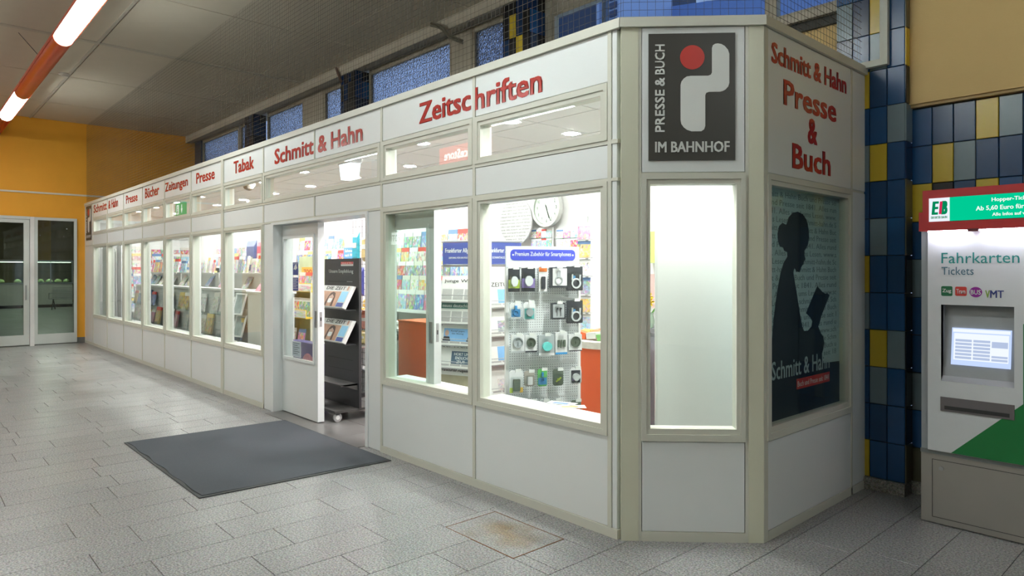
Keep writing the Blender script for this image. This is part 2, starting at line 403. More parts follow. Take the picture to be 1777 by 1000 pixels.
# ---- orange end wall with glazed doors
wl = thing('wall_left', 'bright orange plaster wall at the far end of the hall', 'wall', kind='structure')
b = MB()
b.box(XL - 0.2, XL, -7, 2.3, 2.665, HC + 0.02); b.box(XL - 0.2, XL, -0.16, 2.3, 0.12, 2.665); b.box(XL - 0.2, XL, -7, -3.3, 0, 2.665)
b.build('plaster', ORANGEW, wl)
MB().box(XL - 0.01, XL + 0.012, -0.16, 0.0, 0, 0.12).build('baseboard', pm('grey_base', (0.16, 0.16, 0.15), 0.6), wl)
MB().box(XL, XL + 0.02, -7, 2.0, 3.155, 3.19).build('white_rail', pm('rail', (0.7, 0.66, 0.55), 0.5), wl)
ALU = pm('silver_aluminium', (0.60, 0.63, 0.60), 0.35, 0.04, 8, metal=0.25)
PGL = glass('smoked_pane', (0.72, 0.78, 0.74))
dl = thing('door_3', 'tall aluminium framed glass door in the orange wall', 'door', (XL + 0.04, 0, 0), R(90), kind='structure')
MB().ring(-2.15, -1.0, 0.03, 2.60, 0.10, -0.03, 0.03, wb=0.20, wt=0.07).build('door_frame', ALU, dl)
MB().box(-2.06, -1.09, -0.004, 0.004, 0.22, 2.54).build('pane', PGL, dl)
b = MB(); b.tube((-1.06, -0.05, 0.95), (-1.06, -0.05, 1.25), 0.012); b.box(-1.07, -1.05, -0.05, -0.02, 0.97, 1.0); b.box(-1.07, -1.05, -0.05, -0.02, 1.2, 1.23)
b.build('handle', GREYM, dl)
dl = thing('window_1', 'narrow glazed side panel beside the aluminium door', 'window', (XL + 0.04, 0, 0), R(90), kind='structure')
MB().ring(-0.915, -0.165, 0.03, 2.66, 0.055, -0.03, 0.03, wb=0.20, wt=0.06).build('window_frame', ALU, dl)
MB().box(-0.86, -0.22, -0.004, 0.004, 0.22, 2.61).build('pane', PGL, dl)
tr = thing('trim_1', 'pale post and head rail around the glass door', 'door frame', (XL + 0.04, 0, 0), R(90), kind='structure')
b = MB(); b.box(-0.995, -0.92, -0.06, 0.05, 0, 2.66); b.build('post', pm('pale_post', (0.72, 0.72, 0.70), 0.4), tr)
b = MB(); b.box(-3.3, -0.995, -0.04, 0.04, 2.605, 2.665); b.box(-3.3, -2.2, -0.03, 0.03, 0, 2.605); b.build('head_rail', ALU, tr)

# ---- room beyond the glass doors
rb = thing('wall_beyond', 'dim bakery room seen through the glass doors', 'wall', kind='structure')
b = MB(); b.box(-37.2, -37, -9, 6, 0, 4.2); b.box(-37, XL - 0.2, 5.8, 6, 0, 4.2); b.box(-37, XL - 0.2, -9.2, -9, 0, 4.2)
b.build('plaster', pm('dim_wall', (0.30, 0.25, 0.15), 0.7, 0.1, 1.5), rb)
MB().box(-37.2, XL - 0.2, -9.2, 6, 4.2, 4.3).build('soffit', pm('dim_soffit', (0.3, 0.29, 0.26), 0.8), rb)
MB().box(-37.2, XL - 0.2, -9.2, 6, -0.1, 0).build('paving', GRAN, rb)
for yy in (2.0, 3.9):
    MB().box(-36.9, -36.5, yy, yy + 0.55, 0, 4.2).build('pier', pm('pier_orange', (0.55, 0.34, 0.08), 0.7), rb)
pc = onZ(70, 534)
ct = thing('bakery_counter', 'white bakery counter with glass case seen through the glass doors', 'counter', (pc.x - 0.35, pc.y, 0), R(90))
b = MB(); b.box(-2.2, 1.15, -0.35, 0.35, 0.12, 1.0); b.build('counter_body', pm('counter_white', (0.7, 0.72, 0.66), 0.4), ct)
MB().box(-2.2, 1.15, -0.30, 0.32, 0, 0.12).build('plinth', DARKM, ct)
MB().box(-2.25, 1.2, -0.38, 0.38, 1.0, 1.04).build('worktop', GREYM, ct)
for x in (-2.2, -0.55, 0.35, 1.13): MB().box(x, x + 0.03, -0.35, -0.32, 1.04, 1.95).build('case_post', GREYM, ct)
MB().box(-2.2, 1.16, -0.37, 0.35, 1.92, 1.99).build('case_top', GREYM, ct)
MB().box(-2.17, 1.13, -0.34, -0.335, 1.04, 1.95).build('pane', GLASSG, ct)
MB().box(-2.2, 1.13, -0.25, 0.3, 1.5, 1.515).build('glass_shelf', GLASSG, ct)
MB().box(-2.1, 1.1, -0.30, 0.30, 1.90, 1.919).build('case_lamp', em('case_lamp', (0.9, 1.0, 0.75), 7), ct)
for i, (u, s_) in enumerate(((0.05, 0.12), (0.35, 0.14), (0.66, 0.14), (0.96, 0.12), (-0.75, 0.13), (-1.3, 0.12))):
    b = MB(); b.lathe([(s_ * 0.8, 0), (s_, 0.04), (s_ * 0.85, 0.10), (s_ * 0.4, 0.15), (0.01, 0.16)], n=12)
    w = Vector((-u, 0, 0)); pos = Vector((pc.x - 0.35, pc.y + u, 1.04)); pos.x += 0.12
    tag(b.build('bread_loaf', pm('bread', (0.62, 0.55, 0.30), 0.7, 0.2, 20), loc=pos, smooth=True), 'pale round loaf in the glass case of the bakery counter', 'bread', 'loaves in the bakery case')
pb = onZ(118, 537)
bn = thing('waiting_bench', 'dark wire seat bench in the room beyond the glass doors', 'bench', (pb.x, pb.y, 0), R(70))
b = MB()
for i in range(9): b.box(-0.6, 0.55, -0.25 + i * 0.055, -0.235 + i * 0.055, 0.42, 0.435)
b.build('seat', GREYM, bn)
b = MB()
for i in range(8): b.box(-0.6, 0.55, 0.24 + i * 0.012, 0.252 + i * 0.012, 0.46 + i * 0.055, 0.48 + i * 0.055)
b.build('backrest', GREYM, bn)
for x in (-0.5, 0.45): MB().path([(x, -0.25, 0.0), (x, 0.0, 0.42), (x, 0.3, 0.0)], 0.02).build('leg', DARKM, bn)
for x in (-0.6, 0.55): MB().path([(x, 0.25, 0.65), (x, -0.2, 0.66), (x, -0.24, 0.44)], 0.015).build('armrest', GREYM, bn)
for i, (x, y) in enumerate(((-18, -1.5), (-24, 0.4), (-30, 1.6))):
    tag(MB().box(-0.6, 0.6, -0.08, 0.08, -0.06, 0).build('ceiling_lamp', em('dim_lamp', (0.95, 1, 0.88), 70), loc=(x, y, 4.2)), 'fluorescent ceiling lamp in the room beyond the glass doors', 'lamp', 'lamps beyond the doors')

# ---- walls out of the photograph that close the hall
b = MB(); b.box(XL, 9, -7.2, -7, 0, HC); tag(b.build('wall_front', pm('hall_wall', (0.55, 0.50, 0.40), 0.6)), 'plain wall on the far side of the hall', 'wall', kind='structure')
b = MB(); b.box(9, 9.2, -7.2, 2.3, 0, HC); tag(b.build('wall_right', pm('hall_wall', (0.55, 0.50, 0.40), 0.6)), 'plain end wall of the hall', 'wall', kind='structure')

# ---- lit shop signs on the far side of the hall, mirrored in the shop panes
sv = thing('store_sign', 'red lit ServiceStore sign across the hall, mirrored in the upper panes', 'sign', (-10.3, -6.96, 4.36), R(180))
MB().box(-0.95, 0.95, -0.04, 0.0, -0.22, 0.22).build('lit_box', em('sign_red_light', (0.9, 0.10, 0.05), 6), sv); text('ServiceStore', -0.75, 0.75, -0.10, 0.12, -0.04, em('sign_letters', (1, 0.95, 0.9), 14), sv, bold=0.02)
fx = thing('photo_booth_sign', 'white lit FOTOFIX sign across the hall, mirrored in the first pane', 'sign', (-13.55, -6.96, 2.42), R(180))
MB().box(-0.62, 0.62, -0.04, 0.0, -0.16, 0.16).build('lit_box', em('sign_white_light', (0.95, 1, 0.97), 6), fx); text('FOTO', -0.52, 0.02, -0.08, 0.10, -0.04, INK, fx, bold=0.02); text('FIX', 0.14, 0.50, -0.08, 0.10, -0.04, INK, fx, bold=0.02)
MB().prism([(0.03, -0.08), (0.07, -0.08), (0.10, 0.02), (0.06, 0.02)], -0.043, -0.04).build('red_mark', REDD, fx)

# ---- back wall with clerestory windows, tiled pillars
wbk = thing('wall_back', 'back wall of the hall with beige panels below a concrete beam', 'wall', kind='structure')
b = MB(); b.box(XL, 0.38, 2.30, 2.55, 0, 2.96); b.box(-0.25, 0.38, 2.30, 2.55, 2.96, 3.46)
b.build('sill_wall', BEIGEW, wbk)
b = MB(); b.box(XL, 9, 2.04, 2.16, 4.57, HC + 0.2); b.build('beam', CONC, wbk)
b = MB(); b.box(XL, 0.4, 2.16, 2.55, 4.60, HC + 0.2); b.build('lintel', pm('lintel', (0.30, 0.28, 0.24), 0.8), wbk)
for a, c_ in ((-8.91, -8.15), (-4.60, -4.18), (-2.92, -2.80)):
    MB().box(a, c_, 2.28, 2.40, 2.96, 4.60).build('beige_panel', CONC, wbk)
MB().box(XL, -14.2, 2.25, 2.4, 2.9, 4.6).build('dark_panel', pm('dark_blue_tile', (0.02, 0.04, 0.10), 0.3), wbk)
b = MB(); b.box(-0.3, 0.38, 2.22, 2.32, 3.53, 3.59); b.build('window_board', CONC, wbk)
MB().box(-0.3, 0.38, 2.27, 2.32, 3.46, 3.53).build('black_strip', pm('black_gap', (0.03, 0.03, 0.025), 0.6), wbk)  # solid black strip between window board and beige wall
def patterned():
    m, n, o = newmat('patterned_glass')
    b = n.nodes.new('ShaderNodeBsdfPrincipled'); b.inputs['Base Color'].default_value = (0.85, 0.93, 1.0, 1)
    b.inputs['Transmission Weight'].default_value = 1; b.inputs['Roughness'].default_value = 0.25; b.inputs['IOR'].default_value = 1.3
    g = n.nodes.new('ShaderNodeNewGeometry'); t = n.nodes.new('ShaderNodeTexVoronoi'); t.inputs['Scale'].default_value = 45
    n.links.new(g.outputs['Position'], t.inputs['Vector'])
    bp = n.nodes.new('ShaderNodeBump'); bp.inputs['Strength'].default_value = 0.9; bp.inputs['Distance'].default_value = 0.02
    n.links.new(t.outputs['Distance'], bp.inputs['Height']); n.links.new(bp.outputs[0], b.inputs['Normal'])
    n.links.new(b.outputs[0], o.inputs[0]); return m
PATG = patterned()
WFR = pm('window_frame_beige', (0.40, 0.36, 0.28), 0.6, 0.06)
WFD = pm('window_frame_blue', (0.10, 0.16, 0.30), 0.45, 0.06)
for i, (a, c_, z0, z1, clear) in enumerate(((-14.2, -11.95, 2.96, 4.60, 0), (-11.88, -11.0, 2.96, 4.60, 0), (-10.5, -8.91, 2.96, 4.60, 0), (-8.15, -7.11, 2.96, 4.60, 0), (-6.68, -4.60, 2.96, 4.60, 0),
                                            (-4.18, -3.33, 2.96, 4.60, 0), (-2.80, -0.26, 2.96, 4.42, 1), (-0.26, 0.38, 3.59, 4.42, 1))):
    wn = thing('window_%d' % (i + 2), ['patterned blue glass clerestory window, number %s from the orange wall' % ('one', 'two', 'three', 'four', 'five', 'six', 'x', 'x')[i], 'clear clerestory window above the shop corner' if i == 6 else 'small clear clerestory window beside the tiled pillar'][clear], 'window', kind='structure')
    MB().ring(a, c_, z0, z1, 0.05, 2.29, 2.36, wt=0.07).build('window_frame', WFR, wn)
    if clear: MB().box(a + 0.05, c_ - 0.05, 2.32, 2.326, z0 + 0.05, z1 - 0.07).build('pane', GLASS, wn)
    else: MB().box(a + 0.05, c_ - 0.05, 2.315, 2.327, z0 + 0.05, z1 - 0.07).build('pane', PATG, wn)
    if i == 6: MB().box(-2.08, -2.03, 2.30, 2.35, z0, z1).build('mullion', WFD, wn)
MB().box(-2.8, 0.38, 2.29, 2.5, 4.42, 4.6).build('panel_above', CONC, wbk)

TB = pm('tile_blue', (0.010, 0.070, 0.20), 0.22, 0.12, 9, rnd=0.22)
TD = pm('tile_navy', (0.008, 0.030, 0.10), 0.22, 0.12, 9, rnd=0.2)
TY = pm('tile_yellow', (0.62, 0.46, 0.035), 0.25, 0.06, 9)
TG = pm('tile_grey', (0.17, 0.24, 0.28), 0.22, 0.08, 9, rnd=0.12)
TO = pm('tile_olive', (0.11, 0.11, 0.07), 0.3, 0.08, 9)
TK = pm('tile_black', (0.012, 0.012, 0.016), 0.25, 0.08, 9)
TM = {'b': TB, 'd': TD, 'y': TY, 'g': TG, 'o': TO, 'k': TK}
tcache = {}
def tile(parent, w, hh, key, x, y, z, rz=0.0):
    k = (round(w, 3), round(hh, 3), key)
    if k not in tcache:
        tcache[k] = MB().cbox(-w / 2 + 0.002, w / 2 - 0.002, -0.008, 0.004, 0.002, hh - 0.002, 0.003).mesh('tile', TM[key])
    return link('tile', tcache[k], parent, (x, y, z), (0, 0, rz))
GROUT = pm('grout', (0.06, 0.058, 0.05), 0.8)
def pillar(x0, x1, label, cols, side, z0, dz=0.262, y0=2.05, y1=2.30, zmax=4.57):
    pl = thing('pillar', label, 'pillar', ((x0 + x1) / 2, y0, 0), kind='structure')
    MB().box(x0 - (x0 + x1) / 2 + 0.006, x1 - (x0 + x1) / 2 - 0.006, 0.006, y1 - y0, 0.0, zmax).build('pillar_core', GROUT, pl)
    w = (x1 - x0) / len(cols); m = (x0 + x1) / 2
    for ci, c_ in enumerate(cols):
        for ri, k in enumerate(c_):
            z = z0 + ri * dz
            if k == ' ' or z + 0.1 > zmax: continue
            tile(pl, w, min(dz, zmax - z), k, x0 + (ci + 0.5) * w - m, 0.002, z)
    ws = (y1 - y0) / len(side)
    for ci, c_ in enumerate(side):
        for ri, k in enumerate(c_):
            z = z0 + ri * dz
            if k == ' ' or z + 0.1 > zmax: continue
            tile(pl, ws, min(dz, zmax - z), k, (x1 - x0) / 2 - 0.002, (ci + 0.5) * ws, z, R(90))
    return pl
#  rows from the floor upward
pr = pillar(0.372, 0.832, 'blue and yellow tiled pillar between the shop corner and the ticket machine',
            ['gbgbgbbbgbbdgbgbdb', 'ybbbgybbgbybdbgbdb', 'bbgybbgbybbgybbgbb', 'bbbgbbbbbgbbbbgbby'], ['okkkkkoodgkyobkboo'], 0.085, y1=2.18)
MB().box(-0.236, 0.236, -0.035, 0.13, 0, 0.085).build('plinth', PLINTH, pr)
pillar(-3.33, -2.89, 'dark tiled pillar rising behind the shop nearest the corner sign', ['kkgkdkk', 'kogkkyk', 'ydkoydd', 'kdkdkkd'], ['dbkdkbd', 'kkkdkdk'], 2.85)
pillar(-7.12, -6.68, 'dark tiled pillar rising behind the shop above the door', ['kdkkdkd', 'kkdkkdk', 'kdykkkd', 'dkkdkkk'], ['dkkbkdd', 'kbdkkbk'], 2.85)
pillar(-11.0, -10.56, 'dark tiled pillar rising behind the shop nearest the orange wall', ['kkdkkdk', 'dkkkdkk', 'kdkkkdd', 'kkkdkkk'], ['dbkdkdd', 'kkbdkdk'], 2.85)
# white conduit bent round the pillar head
b = MB(); b.box(0.685, 0.735, 2.00, 2.04, 3.03, 4.57); b.box(0.50, 0.735, 2.00, 2.04, 2.985, 3.03)
tag(b.build('cable_duct', pm('duct_white', (0.62, 0.64, 0.56), 0.5)), 'white L shaped cable duct on the tiled pillar above the shop roof', 'cable duct')
# tiled wall to the right
wr = thing('wall_tiled', 'blue yellow and grey tiled wall behind the ticket machine', 'wall', kind='structure')
MB().box(0.832, 9, 2.186, 2.4, 0, HC).build('wall_core', GROUT, wr)
MB().box(0.832, 9, 2.12, 2.186, 2.70, 4.57).build('beige_panel', BEIGEW, wr)
MB().box(0.832, 9, 2.135, 2.186, 2.68, 2.70).build('panel_edge', pm('edge_shade', (0.50, 0.36, 0.16), 0.6), wr)  # shade line under the panel, put in as a darker colour
MB().box(0.832, 2.2, 2.15, 2.19, 0, 0.085).build('plinth', PLINTH, wr)
rowsW = ['bbbygbbb', 'bygbbbyb', 'ykbybgbb', 'bbgbbbyb', 'gbybbgbb', 'bbbbybbb', 'bgbbbbyb', 'gbbybbbb', 'bbgbbbgb', 'obbbybbb']
for ri, row in enumerate(rowsW):
    for ci, k in enumerate(row): tile(wr, 0.127, 0.262, k, 0.832 + 0.127 * (ci + 0.5), 2.182, 2.675 - 0.262 * (ri + 1))
# ---- outside, seen through the clear windows
nb = thing('neighbouring_building', 'dark building with louvred tower outside the clear clerestory window', 'building', (0, 6, 0))
bx = lambda px: onY(px, 20, 6.0).x
MB().box(bx(900), bx(1041), 0, 3, 0, 9.0).build('wall', pm('navy_wall', (0.035, 0.06, 0.11), 0.6), nb)
MB().box(bx(1041), bx(1046), -0.1, 2, 0, 9.0).build('corner_strip', pm('pale_blue_render', (0.45, 0.55, 0.75), 0.6), nb)
MB().box(bx(1046), bx(1077), -0.05, 1.5, 0, 9.0).build('vent_tower', pm('pale_blue_render', (0.45, 0.55, 0.75), 0.6), nb)
lx0, lx1 = bx(1049), bx(1076); lw = (lx1 - lx0) / 2
for i in range(18):
    for j_ in range(2): MB().box(lx0 + j_ * lw, lx0 + j_ * lw + lw * 0.86, -0.07, -0.045, 4.6 + i * 0.14, 4.70 + i * 0.14).build('louvre', pm('louvre', (0.03, 0.06, 0.14), 0.5), nb)
r0, r1, r2 = onY(1077, 24, 7.5), onY(1240, 0, 7.5), onY(1520, -60, 7.5)
b = MB(); b.prism([(r0.x, r0.z), (r1.x, r1.z), (r2.x, r2.z), (r2.x, 3.0), (r0.x, 3.0)], 1.5, 3); b.build('sloping_roof', pm('blue_roof', (0.22, 0.34, 0.62), 0.5), nb)

# ---- red linear lamp: housing with lit sections
LZ, LYY = 4.30, -1.60
def linear_lamp(y, label, x_from, x_to):
    lp = thing('linear_lamp', label, 'lamp', (0, y, LZ))
    RED = pm('red_housing', (0.55, 0.05, 0.015), 0.28, 0.08, 3)
    def shell(r0, r1, a0, a1, xa, xb, n=14):
        b = MB(); o = len(b.v)
        for x in (xa, xb):
            for r in (r0, r1):
                for i in range(n + 1):
                    t = a0 + (a1 - a0) * i / n; b.v.append((x, r * math.cos(t), r * math.sin(t)))
        q = n + 1
        for i in range(n):
            b.f += [[i, i + 1, 2 * q + i + 1, 2 * q + i], [q + i, 3 * q + i, 3 * q + i + 1, q + i + 1], [i, q + i, q + i + 1, i + 1], [2 * q + i, 2 * q + i + 1, 3 * q + i + 1, 3 * q + i]]
        b.f += [[0, 2 * q, 3 * q, q], [n, q + n, 3 * q + n, 2 * q + n]]
        return b
    shell(0.105, 0.115, R(-8), R(188), x_from, x_to).build('housing', RED, lp, smooth=True)
    x = -12.45
    while x < x_to:
        if x > x_from - 2:
            shell(0.004, 0.098, R(172), R(368), x, x + 2.05).build('tube_diffuser', em('tube_light', (0.92, 1.0, 0.98), TUBE), lp, smooth=True)
            if x + 5.45 < x_to: shell(0.095, 0.105, R(172), R(368), x + 2.06, x + 5.44).build('blind_cover', RED, lp, smooth=True)
        x += 5.45
    for x in (-13.2, -8.6, -3.2, 2.3):
        if x_from < x < x_to: MB().tube((x, 0, 0.11), (x - 0.05, -0.25, HC - LZ), 0.004, n=5).build('suspension_wire', DARKM, lp)
    return lp
linear_lamp(LYY, 'long red tubular ceiling lamp with glowing white sections', -14.6, 8.5)
linear_lamp(-5.0, 'unseen second red tubular lamp, added behind the camera for ambient light', -14.6, 2.6)  # second row is added out of view to lift the hall's ambient light

# ---- bird net hung from the ceiling down to the shop roof edge
b = MB(); CS = 0.046; tw = 0.0008
def net(p0, p1):
    p0 = Vector(p0); p1 = Vector(p1); L = (p1 - p0).length; u = (p1 - p0).normalized(); a = math.atan2(u.y, u.x)
    M = Matrix.Translation(p0) @ Matrix.Rotation(a, 4, 'Z')
    for i in range(int(L / CS) + 1): b.box(i * CS - tw, i * CS + tw, -tw, tw, 3.003, HC - 0.015, M)
    for i in range(int((HC - 3.03) / CS) + 1): b.box(0, L, -tw, tw, 3.005 + i * CS - tw, 3.005 + i * CS + tw, M)
net((XL + 0.03, 0.02, 0), (0, 0.02, 0)); net((0, 0.02, 0), (0.555, 0.57, 0)); net((0.555, 0.57, 0), (0.555, 2.03, 0))
tag(b.build('bird_net', pm('net_thread', (0.10, 0.09, 0.07), 0.8)), 'fine dark bird net stretched from the ceiling to the shop roof', 'net', kind='stuff')
# cable bundle at the beam
pts = [onY(748, 42, 1.99), onY(765, 47, 1.98), onY(780, 62, 1.99), onY(803, 72, 2.02)]
b = MB()
def smooth_pts(P, n=6):
    out = []
    for i in range(len(P) - 1):
        p0, p1, p2, p3 = P[max(i - 1, 0)], P[i], P[i + 1], P[min(i + 2, len(P) - 1)]
        for k in range(n):
            t = k / n; out.append(0.5 * ((2 * p1) + (p2 - p0) * t + (2 * p0 - 5 * p1 + 4 * p2 - p3) * t * t + (3 * p1 - p0 - 3 * p2 + p3) * t ** 3))
    return out + [P[-1]]
for dz in (0, 0.03): b.path(smooth_pts([p + Vector((0, 0, dz - 0.02)) for p in pts]), 0.014, 7)
tag(b.build('cable_bundle', pm('cable', (0.10, 0.09, 0.06), 0.6)), 'dark bundle of cables bent below the concrete beam', 'cable')
tag(MB().tube(onY(583, 118, 2.0), onY(592, 142, 2.02), 0.02).build('metal_rod', pm('rod', (0.12, 0.06, 0.04), 0.6)), 'short dark rod sticking out below the beam above the door', 'rod')

# ================================================================== SHOP SHELL
XR = 0.57
def panel(par, x0, x1, z0, z1, mat=WHITE, name='panel'):
    return MB().cbox(x0 + 0.002, x1 - 0.002, -0.002, 0.05, z0 + 0.002, z1 - 0.002, 0.002).build(name, mat, par)
def post(par, x0, x1, z0, z1, y0=-0.008, y1=0.085, mat=FRAME, name='post'):
    return MB().box(x0, x1, y0, y1, z0, z1).build(name, mat, par)
def window(par, x0, x1, z0, z1, w=0.05, wb=None, wt=None, mat=FRAME, g=None, gy=0.02):
    wb = wb or w; wt = wt or w
    f = MB(); f.ring(x0, x1, z0, z1, w * 0.55, -0.014, 0.09, wb * 0.55, wt * 0.55)
    i = 0.55
    f.ring(x0 + w * i, x1 - w * i, z0 + wb * i, z1 - wt * i, w * (1 - i), -0.006, 0.085, wb * (1 - i), wt * (1 - i))
    fo = f.build('window_frame', mat, par)
    b = MB().box(x0 + w - 0.004, x1 - w + 0.004, gy, gy + 0.006, z0 + wb - 0.004, z1 - wt + 0.004).build('pane', g or GLASS, fo)
    return fo
Z = dict(rail=0.055, lp=0.585, wt=2.075, mp=2.30, uw=2.648, fp=2.945, top=3.0)
# ---- long front
wf = thing('wall_shopfront', 'long white panelled shopfront with a row of windows and red lettering', 'shopfront', kind='structure')
mods = [-13.83 + 1.25 * i for i in range(12)]          # ... -0.08
post(wf, XL + 0.0, -5.066, 0, Z['rail'], -0.010, 0.08, FRAME, 'bottom_rail'); post(wf, -2.594, -0.02, 0, Z['rail'], -0.010, 0.08, FRAME, 'bottom_rail')
MB().box(XL, 0.002, -0.022, 0.10, Z['fp'], Z['top']).build('top_cap', FRAME, wf)
post(wf, XL, -0.02, Z['mp'] - 0.012, Z['mp'] + 0.012, -0.007, 0.08, FRAME, 'rail'); post(wf, XL, -0.02, Z['wt'] - 0.004, Z['wt'] + 0.014, -0.007, 0.08, FRAME, 'rail')
fas = {}
for i in range(11):
    a, c_ = mods[i], mods[i + 1]
    door = i in (7, 8)
    a2, b2 = a + 0.014, c_ - 0.014
    fas[i] = panel(wf, a2, b2, Z['uw'] + 0.006, Z['fp'])
    panel(wf, a2, b2, Z['wt'] + 0.014, Z['mp'] - 0.012)
    if not door:
        panel(wf, a2, b2, Z['rail'], Z['lp'])
        window(wf, a2, b2, Z['lp'], Z['wt'] - 0.004, 0.055, 0.062, 0.044)
        window(wf, a2, b2, Z['mp'] + 0.012, Z['uw'], 0.055, 0.045, 0.065)
    # posts at the panel joints
    if i == 8: post(wf, a - 0.008, a + 0.008, Z['wt'], Z['mp']); post(wf, a - 0.008, a + 0.008, Z['uw'], Z['fp'])
    elif i == 6: post(wf, a - 0.045, a + 0.03, 0, Z['fp'], -0.02)
    else: post(wf, a - 0.014, a + 0.014, 0, Z['fp'])
    MB().box(a + 0.03, a + 0.06, 0.05, 0.11, 0.06, 2.6).build('inner_post', WHITEI, wf) if i not in (7, 8) else None
post(wf, mods[11] - 0.014, mods[11] + 0.014, 0, Z['fp'])
panel(wf, mods[11] + 0.014, -0.028, Z['rail'], Z['fp'])
window(wf, mods[7] + 0.014, mods[9] - 0.014, Z['mp'] + 0.012, Z['uw'], 0.055, 0.045, 0.065)
for a, c_ in ((-5.066, -4.86), (-2.80, -2.594)): panel(wf, a, c_, 0.0, Z['wt'] - 0.004)
# door surround
b = MB(); b.box(-4.86, -4.80, -0.012, 0.22, 0, 2.075); b.box(-2.84, -2.80, -0.012, 0.22, 0, 2.075); b.box(-4.80, -2.84, -0.012, 0.22, 2.05, 2.075)
b.build('door_surround', WHITE, wf)
# far narrow strip with its own small sign
panel(wf, XL + 0.03, mods[0] - 0.014, Z['rail'], 2.3); panel(wf, XL + 0.03, mods[0] - 0.014, 2.31, Z['fp']); post(wf, XL, XL + 0.03, 0, Z['fp'])

def lettering(i, s, px0, px1, z0, z1):
    x0, x1 = onY(px0, 250).x, onY(px1, 250).x
    text(s, x0, x1, z0, z1, -0.003, REDL, fas[i], depth=0.0015, bold=0.045)
lettering(10, 'hriften', 824, 942, 2.703, 2.86); lettering(9, 'Zeitsc', 728, 818, 2.715, 2.872)
lettering(8, '& Hahn', 552, 630, 2.708, 2.868); lettering(7, 'Schmitt', 477, 545, 2.712, 2.872)
lettering(6, 'Tabak', 406, 441, 2.735, 2.88); lettering(5, 'Presse', 341, 373, 2.745, 2.885)
lettering(4, 'Zeitungen', 287, 326.5, 2.715, 2.885); lettering(3, 'B\u00fccher', 252, 276.5, 2.745, 2.90)
lettering(2, 'Presse', 219, 239, 2.745, 2.885)
lettering(1, '& Hahn', 188.5, 205, 2.745, 2.90); lettering(0, 'Schmitt', 163, 185.5, 2.745, 2.90)

# ---- corner
R2 = math.sqrt(2)
wc = thing('wall_corner', 'narrow slanted corner of the shop with tall window', 'shopfront', (0, 0, 0), R(45), kind='structure')
CL = XR * R2
post(wc, 0, 0.098, 0, Z['fp'], -0.004, 0.085, FRAME2); post(wc, CL - 0.085, CL, 0, Z['fp'], -0.004, 0.085, FRAME2)
post(wc, 0.098, 0.116, 0, Z['fp'], 0.0, 0.085); post(wc, CL - 0.103, CL - 0.085, 0, Z['fp'], 0.0, 0.085)
MB().box(-0.009, CL + 0.009, -0.022, 0.10, Z['fp'], Z['top']).build('top_cap', FRAME, wc)
post(wc, 0.116, CL - 0.103, 0, Z['rail'], -0.006, 0.08, FRAME, 'bottom_rail')
panel(wc, 0.118, CL - 0.105, Z['rail'], 0.572); panel(wc, 0.118, CL - 0.105, 2.112, Z['fp'])
window(wc, 0.116, CL - 0.103, 0.575, 2.108, 0.05, 0.07, 0.062)
# ---- side
wsd = thing('wall_side', 'short white side of the shop facing the ticket machine', 'shopfront', (XR, XR, 0), R(90), kind='structure')
SL = 2.045 - XR
post(wsd, 0, 0.045, 0, Z['fp'], -0.004, 0.085); MB().box(-0.009, SL, -0.022, 0.10, Z['fp'], Z['top']).build('top_cap', FRAME, wsd)
post(wsd, 0.045, SL, 0, Z['rail'], -0.006, 0.08, FRAME, 'bottom_rail')
panel(wsd, 0.045, 1.225, Z['rail'], 0.572); sp = panel(wsd, 0.045, 1.225, 2.112, Z['fp']); panel(wsd, 1.245, SL, Z['rail'], 2.10); panel(wsd, 1.245, SL, 2.112, Z['fp'])
post(wsd, 0.045, SL, 2.095, 2.118, 0.004, 0.08, FRAME, 'rail'); post(wc, 0.11, CL - 0.1, 2.10, 2.118, 0.004, 0.08, FRAME, 'rail'); post(wsd, 1.225, 1.245, 0, Z['fp'], -0.006); window(wsd, 0.03, 1.225, 0.575, 2.108, 0.055, 0.075, 0.062, gy=0.012)  # rails behind the panel joints, added to stop shop light leaking through

for s, ya, yb, za, zb in (('Schmitt & Hahn', 0.655, 1.715, 2.757, 2.873), ('Presse', 0.803, 1.55, 2.537, 2.682), ('&', 1.125, 1.26, 2.350, 2.503), ('Buch', 0.915, 1.46, 2.172, 2.318)):
    text(s, ya - XR, yb - XR, za, zb, -0.003, REDL, sp, depth=0.0015, bold=0.045)
for par, a_, b_ in ((wc, 0.05, CL - 0.05), (wsd, 0.03, SL)):  # unseen boxes added behind the panels to block leaking shop light
    for z0_, z1_ in ((0.0, 0.575), (2.11, Z['fp'])): MB().box(a_, b_, 0.052, 0.062, z0_, z1_).build('light_block', WHITEI, par)
MB().box(1.21, SL, 0.052, 0.062, 0.575, 2.11).build('light_block', WHITEI, wsd)
for a_, b_ in ((XL, -5.07), (-2.59, -0.05)): MB().box(a_, b_, 0.052, 0.062, 0.0, 0.58).build('light_block', WHITEI, wf)
MB().box(XL, -0.05, 0.052, 0.062, 2.66, Z['fp']).build('light_block', WHITEI, wf); MB().box(XL, -0.05, 0.052, 0.062, 2.08, 2.30).build('light_block', WHITEI, wf)
